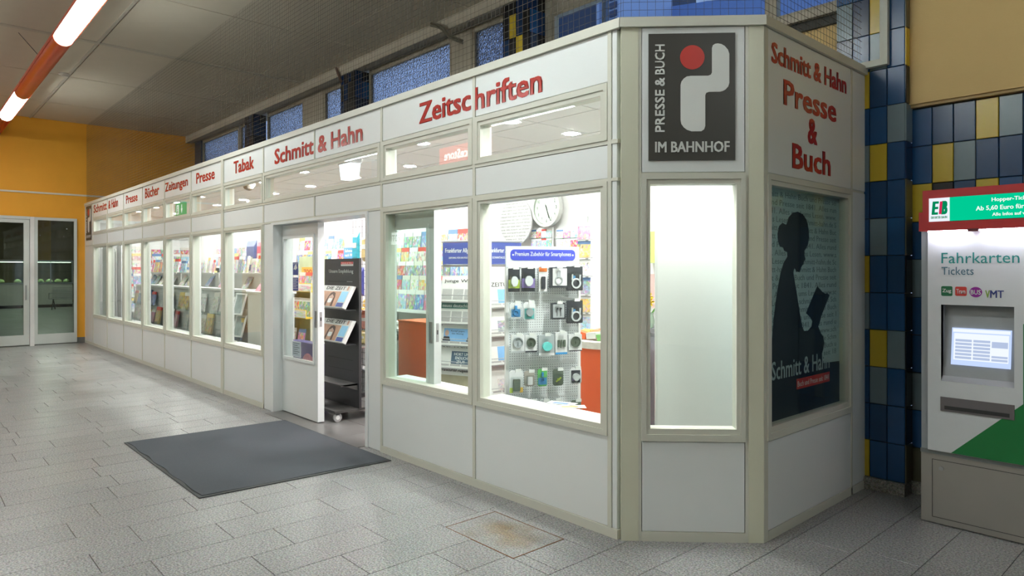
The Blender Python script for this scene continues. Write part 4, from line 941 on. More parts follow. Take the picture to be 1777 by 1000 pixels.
def product(box, zoom, back, shape, item, kind, label, extra=None):
    oy = 320 if zoom == 7 else 520
    OFF = 0.06
    xa, za = pg(820 + box[0] / 4.543, oy + box[3] / 4.543, OFF); xb, zc = pg(820 + box[2] / 4.543, oy + box[1] / 4.543, OFF)
    w, h = xb - xa, zc - za
    u = Vector((math.cos(PRZ), math.sin(PRZ), 0)); n = Vector((math.sin(PRZ), -math.cos(PRZ), 0))
    t = thing('accessory_pack', label, 'accessory pack', Vector((PP.x, PP.y, 0)) + u * ((xa + xb) / 2) + n * OFF + Vector((0, 0, za)), PRZ, 'phone accessories hung on the pegboard')
    th = 0.03 if shape == 'box' else 0.008
    card = rrect(-w / 2, w / 2, 0, h, min(w, h) * (0.22 if shape == 'round' else 0.04), 4)
    cd = MB().prism(card, -th, 0.0).build('card', PC[back], t)
    yf = -th; I = PC[item]; b = MB()
    if extra:
        for e in extra: MB().prism(rrect(-w / 2 + e[0] * w, -w / 2 + e[1] * w, e[2] * h, e[3] * h, 0.003, 2), yf - 0.001, yf).build('print', PC[e[4]], cd)
        yf -= 0.001
    if kind == 'coil':
        for r in (0.30, 0.26): ring_poly(b, 0.08 * w, h * 0.30, r * w, 0.05 * w, yf - 0.008, yf)
        b.tube((-0.18 * w, yf - 0.006, h * 0.42), (-0.16 * w, yf - 0.006, h * 0.68), 0.05 * w); b.tube((0.3 * w, yf - 0.006, h * 0.42), (0.32 * w, yf - 0.006, h * 0.66), 0.05 * w)
    elif kind == 'ring':
        ring_poly(b, 0, h * 0.36, 0.23 * w, 0.06 * w, yf - 0.006, yf); b.box(-0.1 * w, 0.1 * w, yf - 0.006, yf, h * 0.55, h * 0.82)
    elif kind == 'watch':
        ring_poly(b, 0, h * 0.56, 0.38 * w, 0.07 * w, yf - 0.01, yf, 22); b.prism(rdisc(0, h * 0.56, 0.30 * w, 0.30 * w, 20), yf - 0.003, yf); b.box(-0.02 * w, 0.04 * w, yf - 0.012, yf - 0.003, h * 0.42, h * 0.58)
    elif kind == 'lump':
        b.prism(rdisc(0, h * 0.45, 0.30 * w, 0.22 * h, 14), yf - 0.02, yf); b.prism(rrect(-0.16 * w, 0.14 * w, h * 0.22, h * 0.40, 0.006, 3), yf - 0.016, yf)
    elif kind == 'buds':
        for x in (-0.12, 0.14): b.tube((x * w, yf - 0.004, h * 0.2), (x * w, yf - 0.004, h * 0.62), 0.02 * w); b.prism(rdisc(x * w, h * 0.66, 0.06 * w, 0.06 * w, 10), yf - 0.012, yf)
    elif kind == 'bars':
        for x in (-0.24, 0.0, 0.24): b.box((x - 0.08) * w, (x + 0.08) * w, yf - 0.01, yf, h * 0.34, h * 0.66)
    elif kind == 'case':
        b.prism(rrect(-0.22 * w, 0.26 * w, h * 0.10, h * 0.62, 0.006, 3), yf - 0.012, yf)
    elif kind == 'cross':
        for sgn in (1, -1): b.add([(-0.3 * w, yf - 0.01, h * (0.42 - 0.14 * sgn)), (-0.2 * w, yf - 0.01, h * (0.36 - 0.14 * sgn)), (0.3 * w, yf - 0.01, h * (0.36 + 0.10 * sgn)), (0.2 * w, yf - 0.01, h * (0.42 + 0.12 * sgn))], [(0, 1, 2, 3)])
        b.prism(rdisc(0, h * 0.38, 0.12 * w, 0.1 * w, 10), yf - 0.012, yf)
    if b.v: b.build('item', I, t)
    hk = MB(); hk.path([(0, OFF * 0.95, h * 1.0), (0, OFF * 0.3, h + 0.004), (0, -0.05, h + 0.006)], 0.0025, 5); hk.build('hook', GREYM, t)
    MB().box(-0.022, 0.022, -0.058, -0.052, h - 0.006, h + 0.016).build('price_tag', OFFW, t)
    if shape != 'box':
        bl = MB().prism(rrect(-w / 2 + 0.006, w / 2 - 0.006, h * 0.06, h * 0.72, 0.012, 3), yf - 0.026, yf - 0.001).build('blister', BL, t)
product((280, 665, 370, 848), 7, 'black', 'flat', 'white', 'lump', 'black and lime green accessory pack at the top left of the pegboard', [(0.02, 0.98, 0.15, 0.52, 'lime')])
product((385, 660, 490, 845), 7, 'black', 'flat', 'white', 'lump', 'black and purple accessory pack in the top row of the pegboard', [(0.02, 0.98, 0.15, 0.55, 'purple')])
product((513, 655, 575, 845), 7, 'white', 'box', 'black', 'case', 'slim white box with orange top in the top row of the pegboard', [(0.0, 1.0, 0.82, 1.0, 'orange')])
product((600, 655, 735, 815), 7, 'black', 'box', 'grey', 'ring', 'square box with a metal ring holder in the top row of the pegboard', [(0.15, 0.98, 0.1, 0.95, 'white')])
product((738, 648, 865, 838), 7, 'black', 'flat', 'white', 'coil', 'black pack with coiled white cable in the top row of the pegboard', [(0.3, 0.55, 0.5, 0.62, 'blue')])
product((292, 25, 385, 150), 8, 'white', 'round', 'blue', 'ring', 'rounded white pack with blue picture in the second row of the pegboard', [(0.12, 0.88, 0.1, 0.6, 'blue')])
product((398, 20, 493, 165), 8, 'white', 'round', 'grey', 'lump', 'rounded pack with teal picture in the second row of the pegboard', [(0.1, 0.9, 0.08, 0.65, 'teal')])
product((612, 25, 722, 155), 8, 'black', 'box', 'black', 'buds', 'square black framed pack with earphones in the second row of the pegboard', [(0.1, 0.9, 0.1, 0.92, 'grey')])
product((738, 5, 865, 187), 8, 'black', 'flat', 'white', 'coil', 'black pack with coiled white cable in the second row of the pegboard', [(0.3, 0.55, 0.5, 0.62, 'blue')])
product((298, 275, 400, 415), 8, 'white', 'box', 'grey', 'watch', 'white box with pale round watch at the left of the third pegboard row', [(0.0, 1.0, 0.0, 0.07, 'grey')])
product((405, 275, 497, 415), 8, 'white', 'box', 'dark', 'watch', 'white box with dark round watch second in the third pegboard row', [(0.0, 1.0, 0.0, 0.09, 'black')])
product((512, 275, 635, 440), 8, 'grey', 'box', 'teal', 'lump', 'grey clear box with turquoise earphones in the third pegboard row', [(0.0, 1.0, 0.0, 0.12, 'white')])
product((642, 255, 735, 430), 8, 'white', 'box', 'dark', 'bars', 'white pack with blue foot in the third pegboard row', [(0.0, 1.0, 0.0, 0.09, 'blue')])
product((748, 270, 850, 405), 8, 'white', 'box', 'dark', 'watch', 'white box with dark watch at the right of the third pegboard row', [(0.0, 1.0, 0.0, 0.06, 'black')])
product((288, 555, 396, 742), 8, 'white', 'round', 'dark', 'case', 'large white blister pack with green and yellow foot in the fourth pegboard row', [(0.02, 0.25, 0.03, 0.25, 'lime'), (0.75, 0.98, 0.03, 0.25, 'yellow')])
product((407, 560, 487, 685), 8, 'taupe', 'round', 'white', 'case', 'brown grey pack in the fourth pegboard row')
product((512, 545, 585, 685), 8, 'green', 'round', 'blue', 'ring', 'green blister pack with a blue ring in the fourth pegboard row', [(0.05, 0.95, 0.1, 0.5, 'blue')])
product((632, 545, 712, 680), 8, 'dark', 'round', 'lime', 'cross', 'dark pack with a lime green cross shaped item in the fourth pegboard row')
product((765, 535, 855, 668), 8, 'white', 'round', 'white', 'lump', 'rounded black and purple pack at the right of the fourth pegboard row', [(0.1, 0.9, 0.08, 0.85, 'black'), (0.2, 0.8, 0.2, 0.5, 'purple')])
for i, (x0, x1, c_) in enumerate(((320, 410, 'white'), (420, 515, 'grey'), (525, 600, 'grey'), (615, 700, 'white'), (775, 852, 'dark'))):
    product((x0, 788, x1, 920), 8, c_, 'round', 'black' if c_ != 'dark' else 'orange', 'lump', '%s blister pack in the bottom pegboard row' % ('leftmost', 'second', 'third', 'fourth', 'rightmost red and dark')[i])

# ---- newspaper stand with two faces
NP = CAM + ray(838, 470) * 6.38; NRZ = R(19.9)
ns = thing('newspaper_stand', 'tubular newspaper stand with blue headers behind the mullion of the front windows', 'newspaper stand', (NP.x, NP.y, 0), NRZ)
A2 = R(58)
def face(x0, x1, rot, lines, tz):
    M = Matrix.Rotation(rot, 4, 'Z'); ro = (0, 0, rot)
    b = MB()
    for x in (x0, x1): b.tube((x, 0.02, 0.02), (x, 0.02, 1.84), 0.012)
    for z in (1.60, 1.83): b.tube((x0 - 0.02, 0.02, z), (x1 + 0.02, 0.02, z), 0.012)
    b.build('frame', GREYM, ns, rot=ro)
    hd = MB().box(x0, x1, 0.0, 0.012, 1.612, 1.818).build('header', BLUEP, ns, rot=ro)
    text(lines[0], x0 + 0.03, x1 - 0.02, 1.71, 1.765, 0.0, OFFW, hd, depth=0.002, bold=0.01); text(lines[1], x0 + 0.07, x1 - 0.08, 1.665, 1.685, 0.0, OFFW, hd, depth=0.002)
    for z in tz:
        p = MB(); p.tube((x0, 0.02, z - 0.02), (x0, -0.10, z + 0.05), 0.004, n=5); p.tube((x1, 0.02, z - 0.02), (x1, -0.10, z + 0.05), 0.004, n=5); p.tube((x0, -0.10, z + 0.05), (x1, -0.10, z + 0.05), 0.004, n=5)
        p.box(x0, x1, -0.08, 0.02, z - 0.024, z - 0.018); p.build('wire_pocket', GREYM, ns, rot=ro)
TZ = (1.27, 1.06, 0.855, 0.64, 0.40)
face(-0.45, -0.02, 0.0, ('Frankfurter Allgemeine', 'ZEITUNG F\u00dcR DEUTSCHLAND'), TZ)
face(0.03, 0.42, A2, ('Frankfurter Allgemeine', 'SONNTAGSZEITUNG'), (1.22, 0.95, 0.68, 0.40))
b = MB(); b.tube((-0.23, 0.25, 0), (-0.23, 0.25, 1.83), 0.012); b.box(-0.45, 0.3, 0.0, 0.35, 0.0, 0.02); b.build('rear_post', GREYM, ns)
def newspaper(local, rot, z, w, h, title, label, pic=None, tmat=INK, band=None, grp='newspapers on the tubular stand', tilt=11, parts=True):
    M = Matrix.Translation((NP.x, NP.y, 0)) @ Matrix.Rotation(NRZ + rot, 4, 'Z'); base = M @ Vector((local[0], local[1], z))
    t = link('newspaper', None, None, base, (R(-tilt), 0, NRZ + rot)); t.empty_display_size = 0.1; tag(t, label, 'newspaper', grp)
    b = MB(); b.box(-w / 2, w / 2, -0.014, 0, 0, h); b.box(-w / 2, w / 2, -0.016, 0.002, h - 0.006, h); b.build('folded_sheets', PAPER, t)
    if band: MB().box(-w / 2 + 0.02, w / 2, -0.0155, -0.0145, h - 0.105, h - 0.05).build('masthead_band', band, t)
    if title: text(title, -w / 2 + 0.035, w / 2 - 0.03, h - (0.092 if band else 0.075), h - (0.062 if band else 0.035), -0.016, tmat, t, depth=0.0008, bold=0.012)
    for i in range(3): MB().box(-w / 2 + 0.02 + i * 0.125, -w / 2 + 0.13 + i * 0.125, -0.0152, -0.014, 0.02, 0.035 if pic else h - 0.13).build('text_column', pm('print_grey', (0.42, 0.42, 0.41), 0.7, 0.3, 150), t)
    if pic: MB().box(-w / 2 + pic[0], w / 2 - pic[1], -0.0158, -0.0145, 0.04, h - 0.10).build('picture', pic[2], t); 
    return t
PICS = [covers('press_photo', 0.5, 0.8)]
nd = pm('nd_green', (0.05, 0.17, 0.15), 0.5); jb = pm('jf_blue', (0.20, 0.42, 0.72), 0.5); fr = pm('freitag_navy', (0.05, 0.10, 0.16), 0.5)
newspaper((-0.235, -0.06), 0, TZ[0] - 0.015, 0.40, 0.25, 'junge Welt', 'newspaper titled junge Welt, topmost on the stand')
newspaper((-0.255, -0.06), 0, TZ[1] - 0.015, 0.40, 0.25, 'neues deutschland', 'newspaper with dark green neues deutschland band on the stand', None, OFFW, nd)
t = newspaper((-0.26, -0.06), 0, TZ[2] - 0.015, 0.42, 0.26, 'JUNGE FREIHEIT', 'newspaper titled JUNGE FREIHEIT with blue picture on the stand', (0.07, 0.02, jb))
text('Kampf gegen', -0.06, 0.09, 0.125, 0.145, -0.016, INK, t, depth=0.0006); text('den Abstieg', -0.05, 0.08, 0.10, 0.12, -0.016, INK, t, depth=0.0006)
for x in (-0.105, 0.16):
    b = MB(); b.prism(rdisc(x, 0.115, 0.022, 0.03, 12), -0.0165, -0.0158); b.build('portrait_face', pm('portrait_skin', (0.55, 0.36, 0.28), 0.6), t)
    MB().prism([(x - 0.045, 0.042), (x + 0.045, 0.042), (x + 0.03, 0.082), (x - 0.03, 0.082)], -0.0165, -0.0158).build('portrait_suit', INK, t)
t = newspaper((-0.255, -0.06), 0, TZ[3] - 0.015, 0.42, 0.26, 'der Freitag', 'newspaper titled der Freitag with dark picture on the stand', (0.15, 0.02, fr))
for i, s_ in enumerate(('HORT UNS', 'ENDLICH', 'ZU!')): text(s_, -0.03 + i * 0.015, 0.15 - i * 0.03, 0.12 - i * 0.036, 0.147 - i * 0.036, -0.016, OFFW, t, depth=0.0006, bold=0.01)
newspaper((-0.265, -0.06), 0, TZ[4] - 0.015, 0.44, 0.27, 'Frankfurter Allgemeine', 'newspaper with brown landscape picture, lowest on the stand', (0.02, 0.06, pm('landscape', (0.30, 0.27, 0.18), 0.6, 0.5, 8)))
for i, (z, l) in enumerate(((1.22, 'newspaper titled ZEITUNG highest on the turned face of the stand'), (0.95, 'second newspaper down on the turned face of the stand'), (0.68, 'third newspaper down on the turned face of the stand'), (0.40, 'lowest newspaper on the turned face of the stand'))):
    newspaper((0.20, -0.06), A2, z - 0.015, 0.34, 0.27, 'ZEITUNG' if i == 0 else None, l, (0.10, 0.02, jb if i % 2 == 0 else PICS[0]))

# ---- recommendation stand in the doorway
ZY = 0.50
def zp(px, py, y=ZY): p = onY(px, py, y); return p.x, p.z
zx1 = zp(623, 500)[0]; zx0 = zx1 - 0.76; zm = (zx0 + zx1) / 2
rs = thing('recommendation_stand', 'tall black rolling display stand reading Unsere Empfehlung in the doorway', 'display stand', (zm, ZY, 0))
hw = (zx1 - zx0) / 2
MB().box(-hw, hw, 0.0, 0.03, 0.115, 1.68).build('back_board', DARKM, rs)
SLM = pm('slot_light', (0.35, 0.36, 0.36), 0.5)
for z in (1.43, 1.30, 1.02, 0.91, 0.80, 0.60, 0.49):
    s0 = MB().box(-hw + 0.09, hw - 0.13, -0.003, 0.001, z, z + 0.008).build('slot', pm('slot_black', (0.008, 0.008, 0.008), 0.5), rs)
for z, a, c_ in ((1.43, 0.13, 0.25), (1.30, -0.15, 0.25), (1.02, -0.2, 0.05)): MB().box(a, c_, -0.004, -0.002, z + 0.001, z + 0.007).build('slot_edge', SLM, rs)
x0, x1 = zp(592, 460)[0] - zm, zp(613, 460)[0] - zm
MB().box(x0, x1, -0.003, 0, 1.60, 1.645).build('badge', OFFW, rs); MB().box(x0, x1, -0.004, -0.003, 1.62, 1.645).build('badge_red', REDD, rs)
text('Schmitt & Hahn', x0 + 0.02, x1 - 0.02, 1.625, 1.64, -0.004, OFFW, rs, depth=0.0006)
text('Unsere Empfehlung', zp(571, 470)[0] - zm, zp(613, 470)[0] - zm, 1.515, 1.565, 0.0, OFFW, rs, depth=0.002, bold=0.012)
b = MB(); b.box(-hw + 0.02, hw - 0.03, -0.19, 0.0, 0.355, 0.372); b.add([(hw - 0.03, -0.19, 0.372), (hw - 0.03, 0, 0.372), (hw - 0.03, 0, 0.30)], [(0, 1, 2), (2, 1, 0)]); b.build('shelf', pm('shelf_dark', (0.06, 0.058, 0.055), 0.5), rs)
MB().box(-hw, hw - 0.02, -0.26, 0.26, 0.09, 0.115).build('base_plate', pm('shelf_dark', (0.06, 0.058, 0.055), 0.5), rs)
for x in (-hw + 0.05, hw - 0.05):
    for y in (-0.22, 0.22):
        w = MB(); w.tube((x - 0.012, y, 0.045), (x + 0.012, y, 0.045), 0.045, n=18); wo_ = w.build('castor', pm('castor_grey', (0.35, 0.35, 0.35), 0.5), rs, smooth=True)
        MB().tube((x - 0.014, y, 0.045), (x + 0.014, y, 0.045), 0.022, n=14).build('hub', OFFW, wo_); MB().box(x - 0.02, x + 0.02, y - 0.02, y + 0.02, 0.075, 0.092).build('bracket', DARKM, wo_)
for z in (1.145, 0.785): MB().box(-hw + 0.04, hw - 0.06, -0.13, 0.0, z - 0.012, z - 0.004).build('paper_tray', DARKM, rs)
for i, z in enumerate((1.145, 0.785)):
    t = link('newspaper', None, None, (zm - 0.005, ZY - 0.125, z), (R(-28), 0, 0)); t.empty_display_size = 0.1
    tag(t, ('DIE ZEIT newspaper bundle on the upper tray of the black stand', 'DIE ZEIT newspaper bundle on the lower tray of the black stand')[i], 'newspaper', 'DIE ZEIT bundles on the black stand')
    for k in range(5): MB().box(-0.33 - 0.002 * k, 0.33 + 0.002 * (k % 2), -0.008 - k * 0.009, -k * 0.009, 0.004 * (k % 2), 0.265 - 0.003 * k).build('folded_copy', PAPER, t)
    y = -0.046
    text('DIE ZEIT', -0.20, 0.22, 0.205, 0.242, y, INK, t, depth=0.001, bold=0.006)
    MB().box(0.255, 0.29, y - 0.001, y, 0.20, 0.245).build('crest', pm('crest', (0.5, 0.3, 0.22), 0.6), t)
    MB().box(-0.31, 0.16, y - 0.001, y, 0.01, 0.185).build('cover_picture', pm('warm_picture', (0.52, 0.30, 0.20), 0.6, 0.4, 9), t)
    fc = MB().prism(rdisc(0.0, 0.105, 0.055, 0.070, 16), y - 0.002, y - 0.001).build('cover_face', pm('portrait_skin', (0.55, 0.36, 0.28), 0.6), t)
    MB().prism([(-0.09, 0.012), (-0.075, 0.12), (-0.05, 0.165), (0.0, 0.178), (0.05, 0.165), (0.075, 0.12), (0.09, 0.012), (0.05, 0.012), (0.052, 0.12), (0.0, 0.15), (-0.052, 0.12), (-0.05, 0.012)], y - 0.0025, y - 0.001).build('cover_hair', pm('brown_hair', (0.09, 0.045, 0.03), 0.6), t)
    MB().prism(rrect(-0.042, 0.042, 0.05, 0.10, 0.018, 4), y - 0.003, y - 0.002).build('cover_mask', OFFW, t)
    MB().box(0.175, 0.31, y - 0.001, y, 0.065, 0.185).build('blue_column', pm('sky_print', (0.30, 0.60, 0.82), 0.6), t); MB().box(0.175, 0.31, y - 0.001, y, 0.01, 0.055).build('small_picture', BLUEP, t)

# ---- magazine racks ------------------------------------------------
def mag_rack(name, label, P, rz, x0, x1, rows, depth, step, cover, magw, magh, mlabel, group, gaps=0.0, seed=1, back=True, topz=None):
    """stepped wall rack: rows = list of shelf heights from the top; every magazine is a thing of its own"""
    t = thing(name, label, 'magazine rack', (P[0], P[1], 0), rz)
    u = Vector((math.cos(rz), math.sin(rz), 0)); n = Vector((u.y, -u.x, 0)); rr = random.Random(seed)
    if back: MB().box(x0 - 0.02, x1 + 0.02, 0.0, 0.02, 0.0, topz or rows[0] + magh + 0.06).build('back_panel', WHITEI, t)
    for x in (x0 - 0.03, x1 + 0.01): MB().box(x, x + 0.02, -depth * 0.5, 0.02, 0.0, topz or rows[0] + magh + 0.06).build('side_panel', WHITEI, t)
    MB().box(x0 - 0.01, x1 + 0.01, -depth, 0.0, 0.02, 0.16).build('plinth', WHITEI, t)
    for ri, z in enumerate(rows):
        yf = -0.03 - step * ri
        b = MB(); b.box(x0 - 0.01, x1 + 0.01, yf - 0.05, 0.0, z - 0.012, z - 0.002); b.box(x0 - 0.01, x1 + 0.01, yf - 0.053, yf - 0.048, z - 0.012, z + 0.03); b.build('shelf', pm('shelf_white', (0.82, 0.82, 0.82), 0.35), t)
        x = x0 + magw / 2
        while x < x1 - magw * 0.4:
            if rr.random() >= gaps:
                base = Vector((P[0], P[1], 0)) + u * (x + rr.uniform(-0.008, 0.008)) - n * (yf + 0.0) * 1.0
                base = Vector((P[0], P[1], 0)) + u * x + n * (-(yf - 0.022)) + Vector((0, 0, z))
                lean('magazine', mlabel % ('topmost', 'second', 'third', 'fourth', 'fifth', 'sixth', 'seventh', 'eighth')[ri], 'magazine', group + ', row %d' % (ri + 1),
                     sheet('magazine', magw - 0.012, magh, 0.006, cover), base, rz + R(rr.uniform(-1.5, 1.5)), 5)
            x += magw
    return t
mag_rack('magazine_rack', 'stepped white magazine rack covering the far end wall of the shop', (XE + 0.02, 0, 0), R(90), 0.50, 1.90, [1.80, 1.65, 1.50, 1.36, 1.22, 1.0, 0.70], 0.55, 0.055, COVER, 0.20, 0.27,
         'colour magazine in the %s row of the far end wall rack', 'magazines on the end wall', 0.0, 3)
sg = thing('calendar_sign', 'long white shelf sign reading Calender above the far magazine rack', 'sign', (XE + 0.03, 0, 0), R(90))
MB().box(0.75, 1.95, -0.03, 0.0, 2.26, 2.42).build('board', pm('sign_white', (0.78, 0.76, 0.74), 0.4), sg)
text('Calender', 1.30, 1.72, 2.30, 2.37, -0.03, pm('sign_grey', (0.16, 0.16, 0.17), 0.4), sg, depth=0.002)
# magazine wall behind the first front window
mag_rack('magazine_rack', 'stepped magazine rack on the back wall behind the first front window', (-4.6, 1.97, 0), 0.0, -0.75, 0.95, [1.78, 1.58, 1.40, 1.22, 1.04], 0.20, 0.055, COVER, 0.19, 0.27,
         'magazine in the %s row of the back wall rack', 'magazines on the back wall rack', 0.0, 9)
# back wall rack seen over the door leaf and beside it
mag_rack('magazine_rack', 'stepped card and magazine rack on the back wall behind the sliding door', (-7.4, 1.97, 0), 0.0, -0.9, 1.5, [1.85, 1.62, 1.40, 1.15, 0.85], 0.45, 0.05, COVERK, 0.20, 0.24,
         'bright picture card in the %s row of the rack behind the sliding door', 'cards on the back wall rack', 0.05, 21)
mag_rack('magazine_rack', 'long stepped magazine rack on the back wall behind the left windows', (-10.6, 1.97, 0), 0.0, -1.6, 1.8, [1.78, 1.62, 1.46, 1.28], 0.45, 0.05, COVER, 0.22, 0.27,
         'magazine in the %s row of the long back wall rack', 'magazines on the long rack', 0.1, 33)

# ---- low shelf with stacks behind the first front window
ls = thing('low_shelf', 'low white shelf with stacked papers behind the first front window', 'shelf', (-4.55, 1.52, 0))
for z in (0.30, 0.58, 0.84): MB().box(-0.75, 0.35, -0.22, 0.22, z, z + 0.025).build('shelf_board', WHITEI, ls)
for x in (-0.77, 0.35): MB().box(x, x + 0.02, -0.22, 0.22, 0, 0.865).build('side_panel', WHITEI, ls)
rr = random.Random(5)
for i, (x, z, n_s) in enumerate(((-0.5, 0.865, 2), (-0.1, 0.865, 3), (-0.28, 0.605, 6), (0.1, 0.605, 5), (-0.55, 0.605, 4))):
    for k in range(n_s):
        o = link('booklet', sheet('booklet', 0.24, 0.022, 0.30, pm('booklet_white', (0.78, 0.74, 0.72), 0.5, rnd=0.06)), None, (-4.55 + x + rr.uniform(-0.01, 0.01), 1.52 + 0.13, z + k * 0.023), (0, 0, R(rr.uniform(-4, 4))))
        tag(o, 'white paperback in a flat pile on the %s board of the low shelf' % ('top' if z > 0.8 else 'middle'), 'book', 'paperbacks on the low shelf')
bk = thing('storage_basket', 'grey storage basket under the low shelf behind the first window', 'basket', (-4.62, 1.42, 0))
b = MB(); b.add([(-0.27, -0.15, 0), (0.27, -0.15, 0), (0.27, 0.15, 0), (-0.27, 0.15, 0), (-0.32, -0.19, 0.27), (0.32, -0.19, 0.27), (0.32, 0.19, 0.27), (-0.32, 0.19, 0.27)], [(0, 3, 2, 1), (0, 1, 5, 4), (1, 2, 6, 5), (2, 3, 7, 6), (3, 0, 4, 7), (4, 5, 6, 7)])
b.build('tub', pm('basket_grey', (0.20, 0.19, 0.18), 0.6), bk); MB().ring(-0.33, 0.33, 0.255, 0.275, 0.01, -0.20, 0.20).build('rim', pm('basket_rim', (0.28, 0.27, 0.26), 0.6), bk)
ob_ = thing('orange_box', 'tall plain orange box behind the first front window', 'box', (-3.76, 1.30, 0))
b = MB(); b.cbox(-0.27, 0.27, -0.2, 0.2, 0, 0.985, 0.006); b.build('box_body', ORANGEB, ob_); MB().box(-0.275, 0.275, -0.205, 0.205, 0.985, 1.0).build('lid', pm('orange_lid', (0.80, 0.16, 0.05), 0.4), ob_)
# ---- orange bin behind the second window
on = thing('orange_bin', 'orange bin filled with wrapped sweets behind the second front window', 'bin', (-1.14, 1.30, 0))
b = MB(); b.lathe([(0.24, 0.0), (0.27, 0.3), (0.30, 0.93), (0.305, 0.96)], n=28); b.build('tub', ORANGEB, on, smooth=True)
b = MB(); b.lathe([(0.315, 0.93), (0.32, 0.985), (0.30, 0.99)], n=28); b.build('printed_rim', pm('bin_rim', (0.80, 0.70, 0.62), 0.5, 0.4, 25), on, smooth=True)
rr = random.Random(11); cols = [pm('sweet_%d' % i, c_, 0.35) for i, c_ in enumerate(((0.8, 0.15, 0.05), (0.75, 0.75, 0.72), (0.2, 0.5, 0.15), (0.85, 0.55, 0.1)))]
spots_ = [(x * 0.115 + (0.057 if y % 2 else 0), y * 0.09) for y in range(-3, 4) for x in range(-3, 3)]
spots_ = [q for q in spots_ if q[0] ** 2 + q[1] ** 2 < 0.235 ** 2]
for i, (gx, gy_) in enumerate(spots_):
    r = math.hypot(gx, gy_); a = math.atan2(gy_, gx)
    o = link('wrapped_sweet', sheet('sweet%d' % (i % 4), 0.10, 0.05, 0.07, cols[i % 4]), None, (-1.14 + r * math.cos(a), 1.30 + r * math.sin(a), 1.0 + 0.01 * rr.random()), (R(rr.uniform(-14, 14)), R(rr.uniform(-10, 10)), R(rr.uniform(-12, 12))))
    tag(o, 'small wrapped sweet heaped in the orange bin', 'sweet', 'sweets in the orange bin')

# ---- clock
ck = thing('wall_clock', 'round white wall clock with black numerals high on the back wall', 'clock', (-2.48, 1.93, 2.20))
b = MB(); ring_poly(b, 0, 0, 0.20, 0.028, -0.055, 0.0, 36); b.build('rim', pm('clock_rim', (0.60, 0.60, 0.58), 0.25, metal=0.4), ck)
MB().prism(rdisc(0, 0, 0.176, 0.176, 36), -0.035, -0.001).build('dial', pm('clock_dial', (0.80, 0.79, 0.72), 0.5), ck)
for h_ in range(1, 13):
    a = R(90 - 30 * h_); cx, cz = 0.135 * math.cos(a), 0.135 * math.sin(a); s_ = str(h_); w = 0.017 * len(s_)
    text(s_, cx - w / 2, cx + w / 2, cz - 0.018, cz + 0.018, -0.035, INK, ck, 'numeral', depth=0.001, bold=0.01)
def hand(L, w, ang, y, nm):
    d = (math.sin(R(ang)), math.cos(R(ang))); p = (d[1], -d[0])
    MB().prism([(-d[0] * 0.025 - p[0] * w, -d[1] * 0.025 - p[1] * w), (-d[0] * 0.025 + p[0] * w, -d[1] * 0.025 + p[1] * w), (d[0] * L + p[0] * w * 0.6, d[1] * L + p[1] * w * 0.6), (d[0] * L - p[0] * w * 0.6, d[1] * L - p[1] * w * 0.6)], y - 0.002, y).build(nm, INK, ck)
hand(0.115, 0.006, 162, -0.037, 'hour_hand'); hand(0.15, 0.0045, 156, -0.040, 'minute_hand')
b = MB(); hand(0.05, 0.002, 342, -0.042, 'second_hand')
MB().prism(rdisc(0, 0, 0.174, 0.174, 36), -0.052, -0.050).build('cover_glass', GLASS, ck)
# ---- round printed disc
dc = thing('round_sign', 'round pale grey disc printed with fine lines beside the wall clock', 'sign', (-2.925, 1.88, 2.08))
def lines_mat():
    m, n, o = newmat('disc_print'); b = n.nodes.new('ShaderNodeBsdfPrincipled'); b.inputs['Roughness'].default_value = 0.5
    co = n.nodes.new('ShaderNodeTexCoord'); wv = n.nodes.new('ShaderNodeTexWave'); wv.bands_direction = 'Z'; wv.inputs['Scale'].default_value = 9; n.links.new(co.outputs['Object'], wv.inputs['Vector'])
    no = n.nodes.new('ShaderNodeTexNoise'); no.inputs['Scale'].default_value = 60; n.links.new(co.outputs['Object'], no.inputs['Vector'])
    mu = n.nodes.new('ShaderNodeMath'); mu.operation = 'MULTIPLY'; n.links.new(wv.outputs['Fac'], mu.inputs[0]); n.links.new(no.outputs['Fac'], mu.inputs[1])
    cr = n.nodes.new('ShaderNodeValToRGB'); cr.color_ramp.elements[0].position = 0.3; cr.color_ramp.elements[0].color = (0.42, 0.42, 0.415, 1); cr.color_ramp.elements[1].position = 0.5; cr.color_ramp.elements[1].color = (0.22, 0.22, 0.22, 1)
    n.links.new(mu.outputs[0], cr.inputs[0]); n.links.new(cr.outputs[0], b.inputs['Base Color']); n.links.new(b.outputs[0], o.inputs[0]); return m
MB().prism(rdisc(0, 0, 0.25, 0.25, 40), -0.012, 0.0).build('disc', lines_mat(), dc)
b = MB(); ring_poly(b, 0, 0, 0.255, 0.008, -0.014, 0.002, 40); b.build('edge', pm('disc_edge', (0.5, 0.5, 0.5), 0.4), dc)
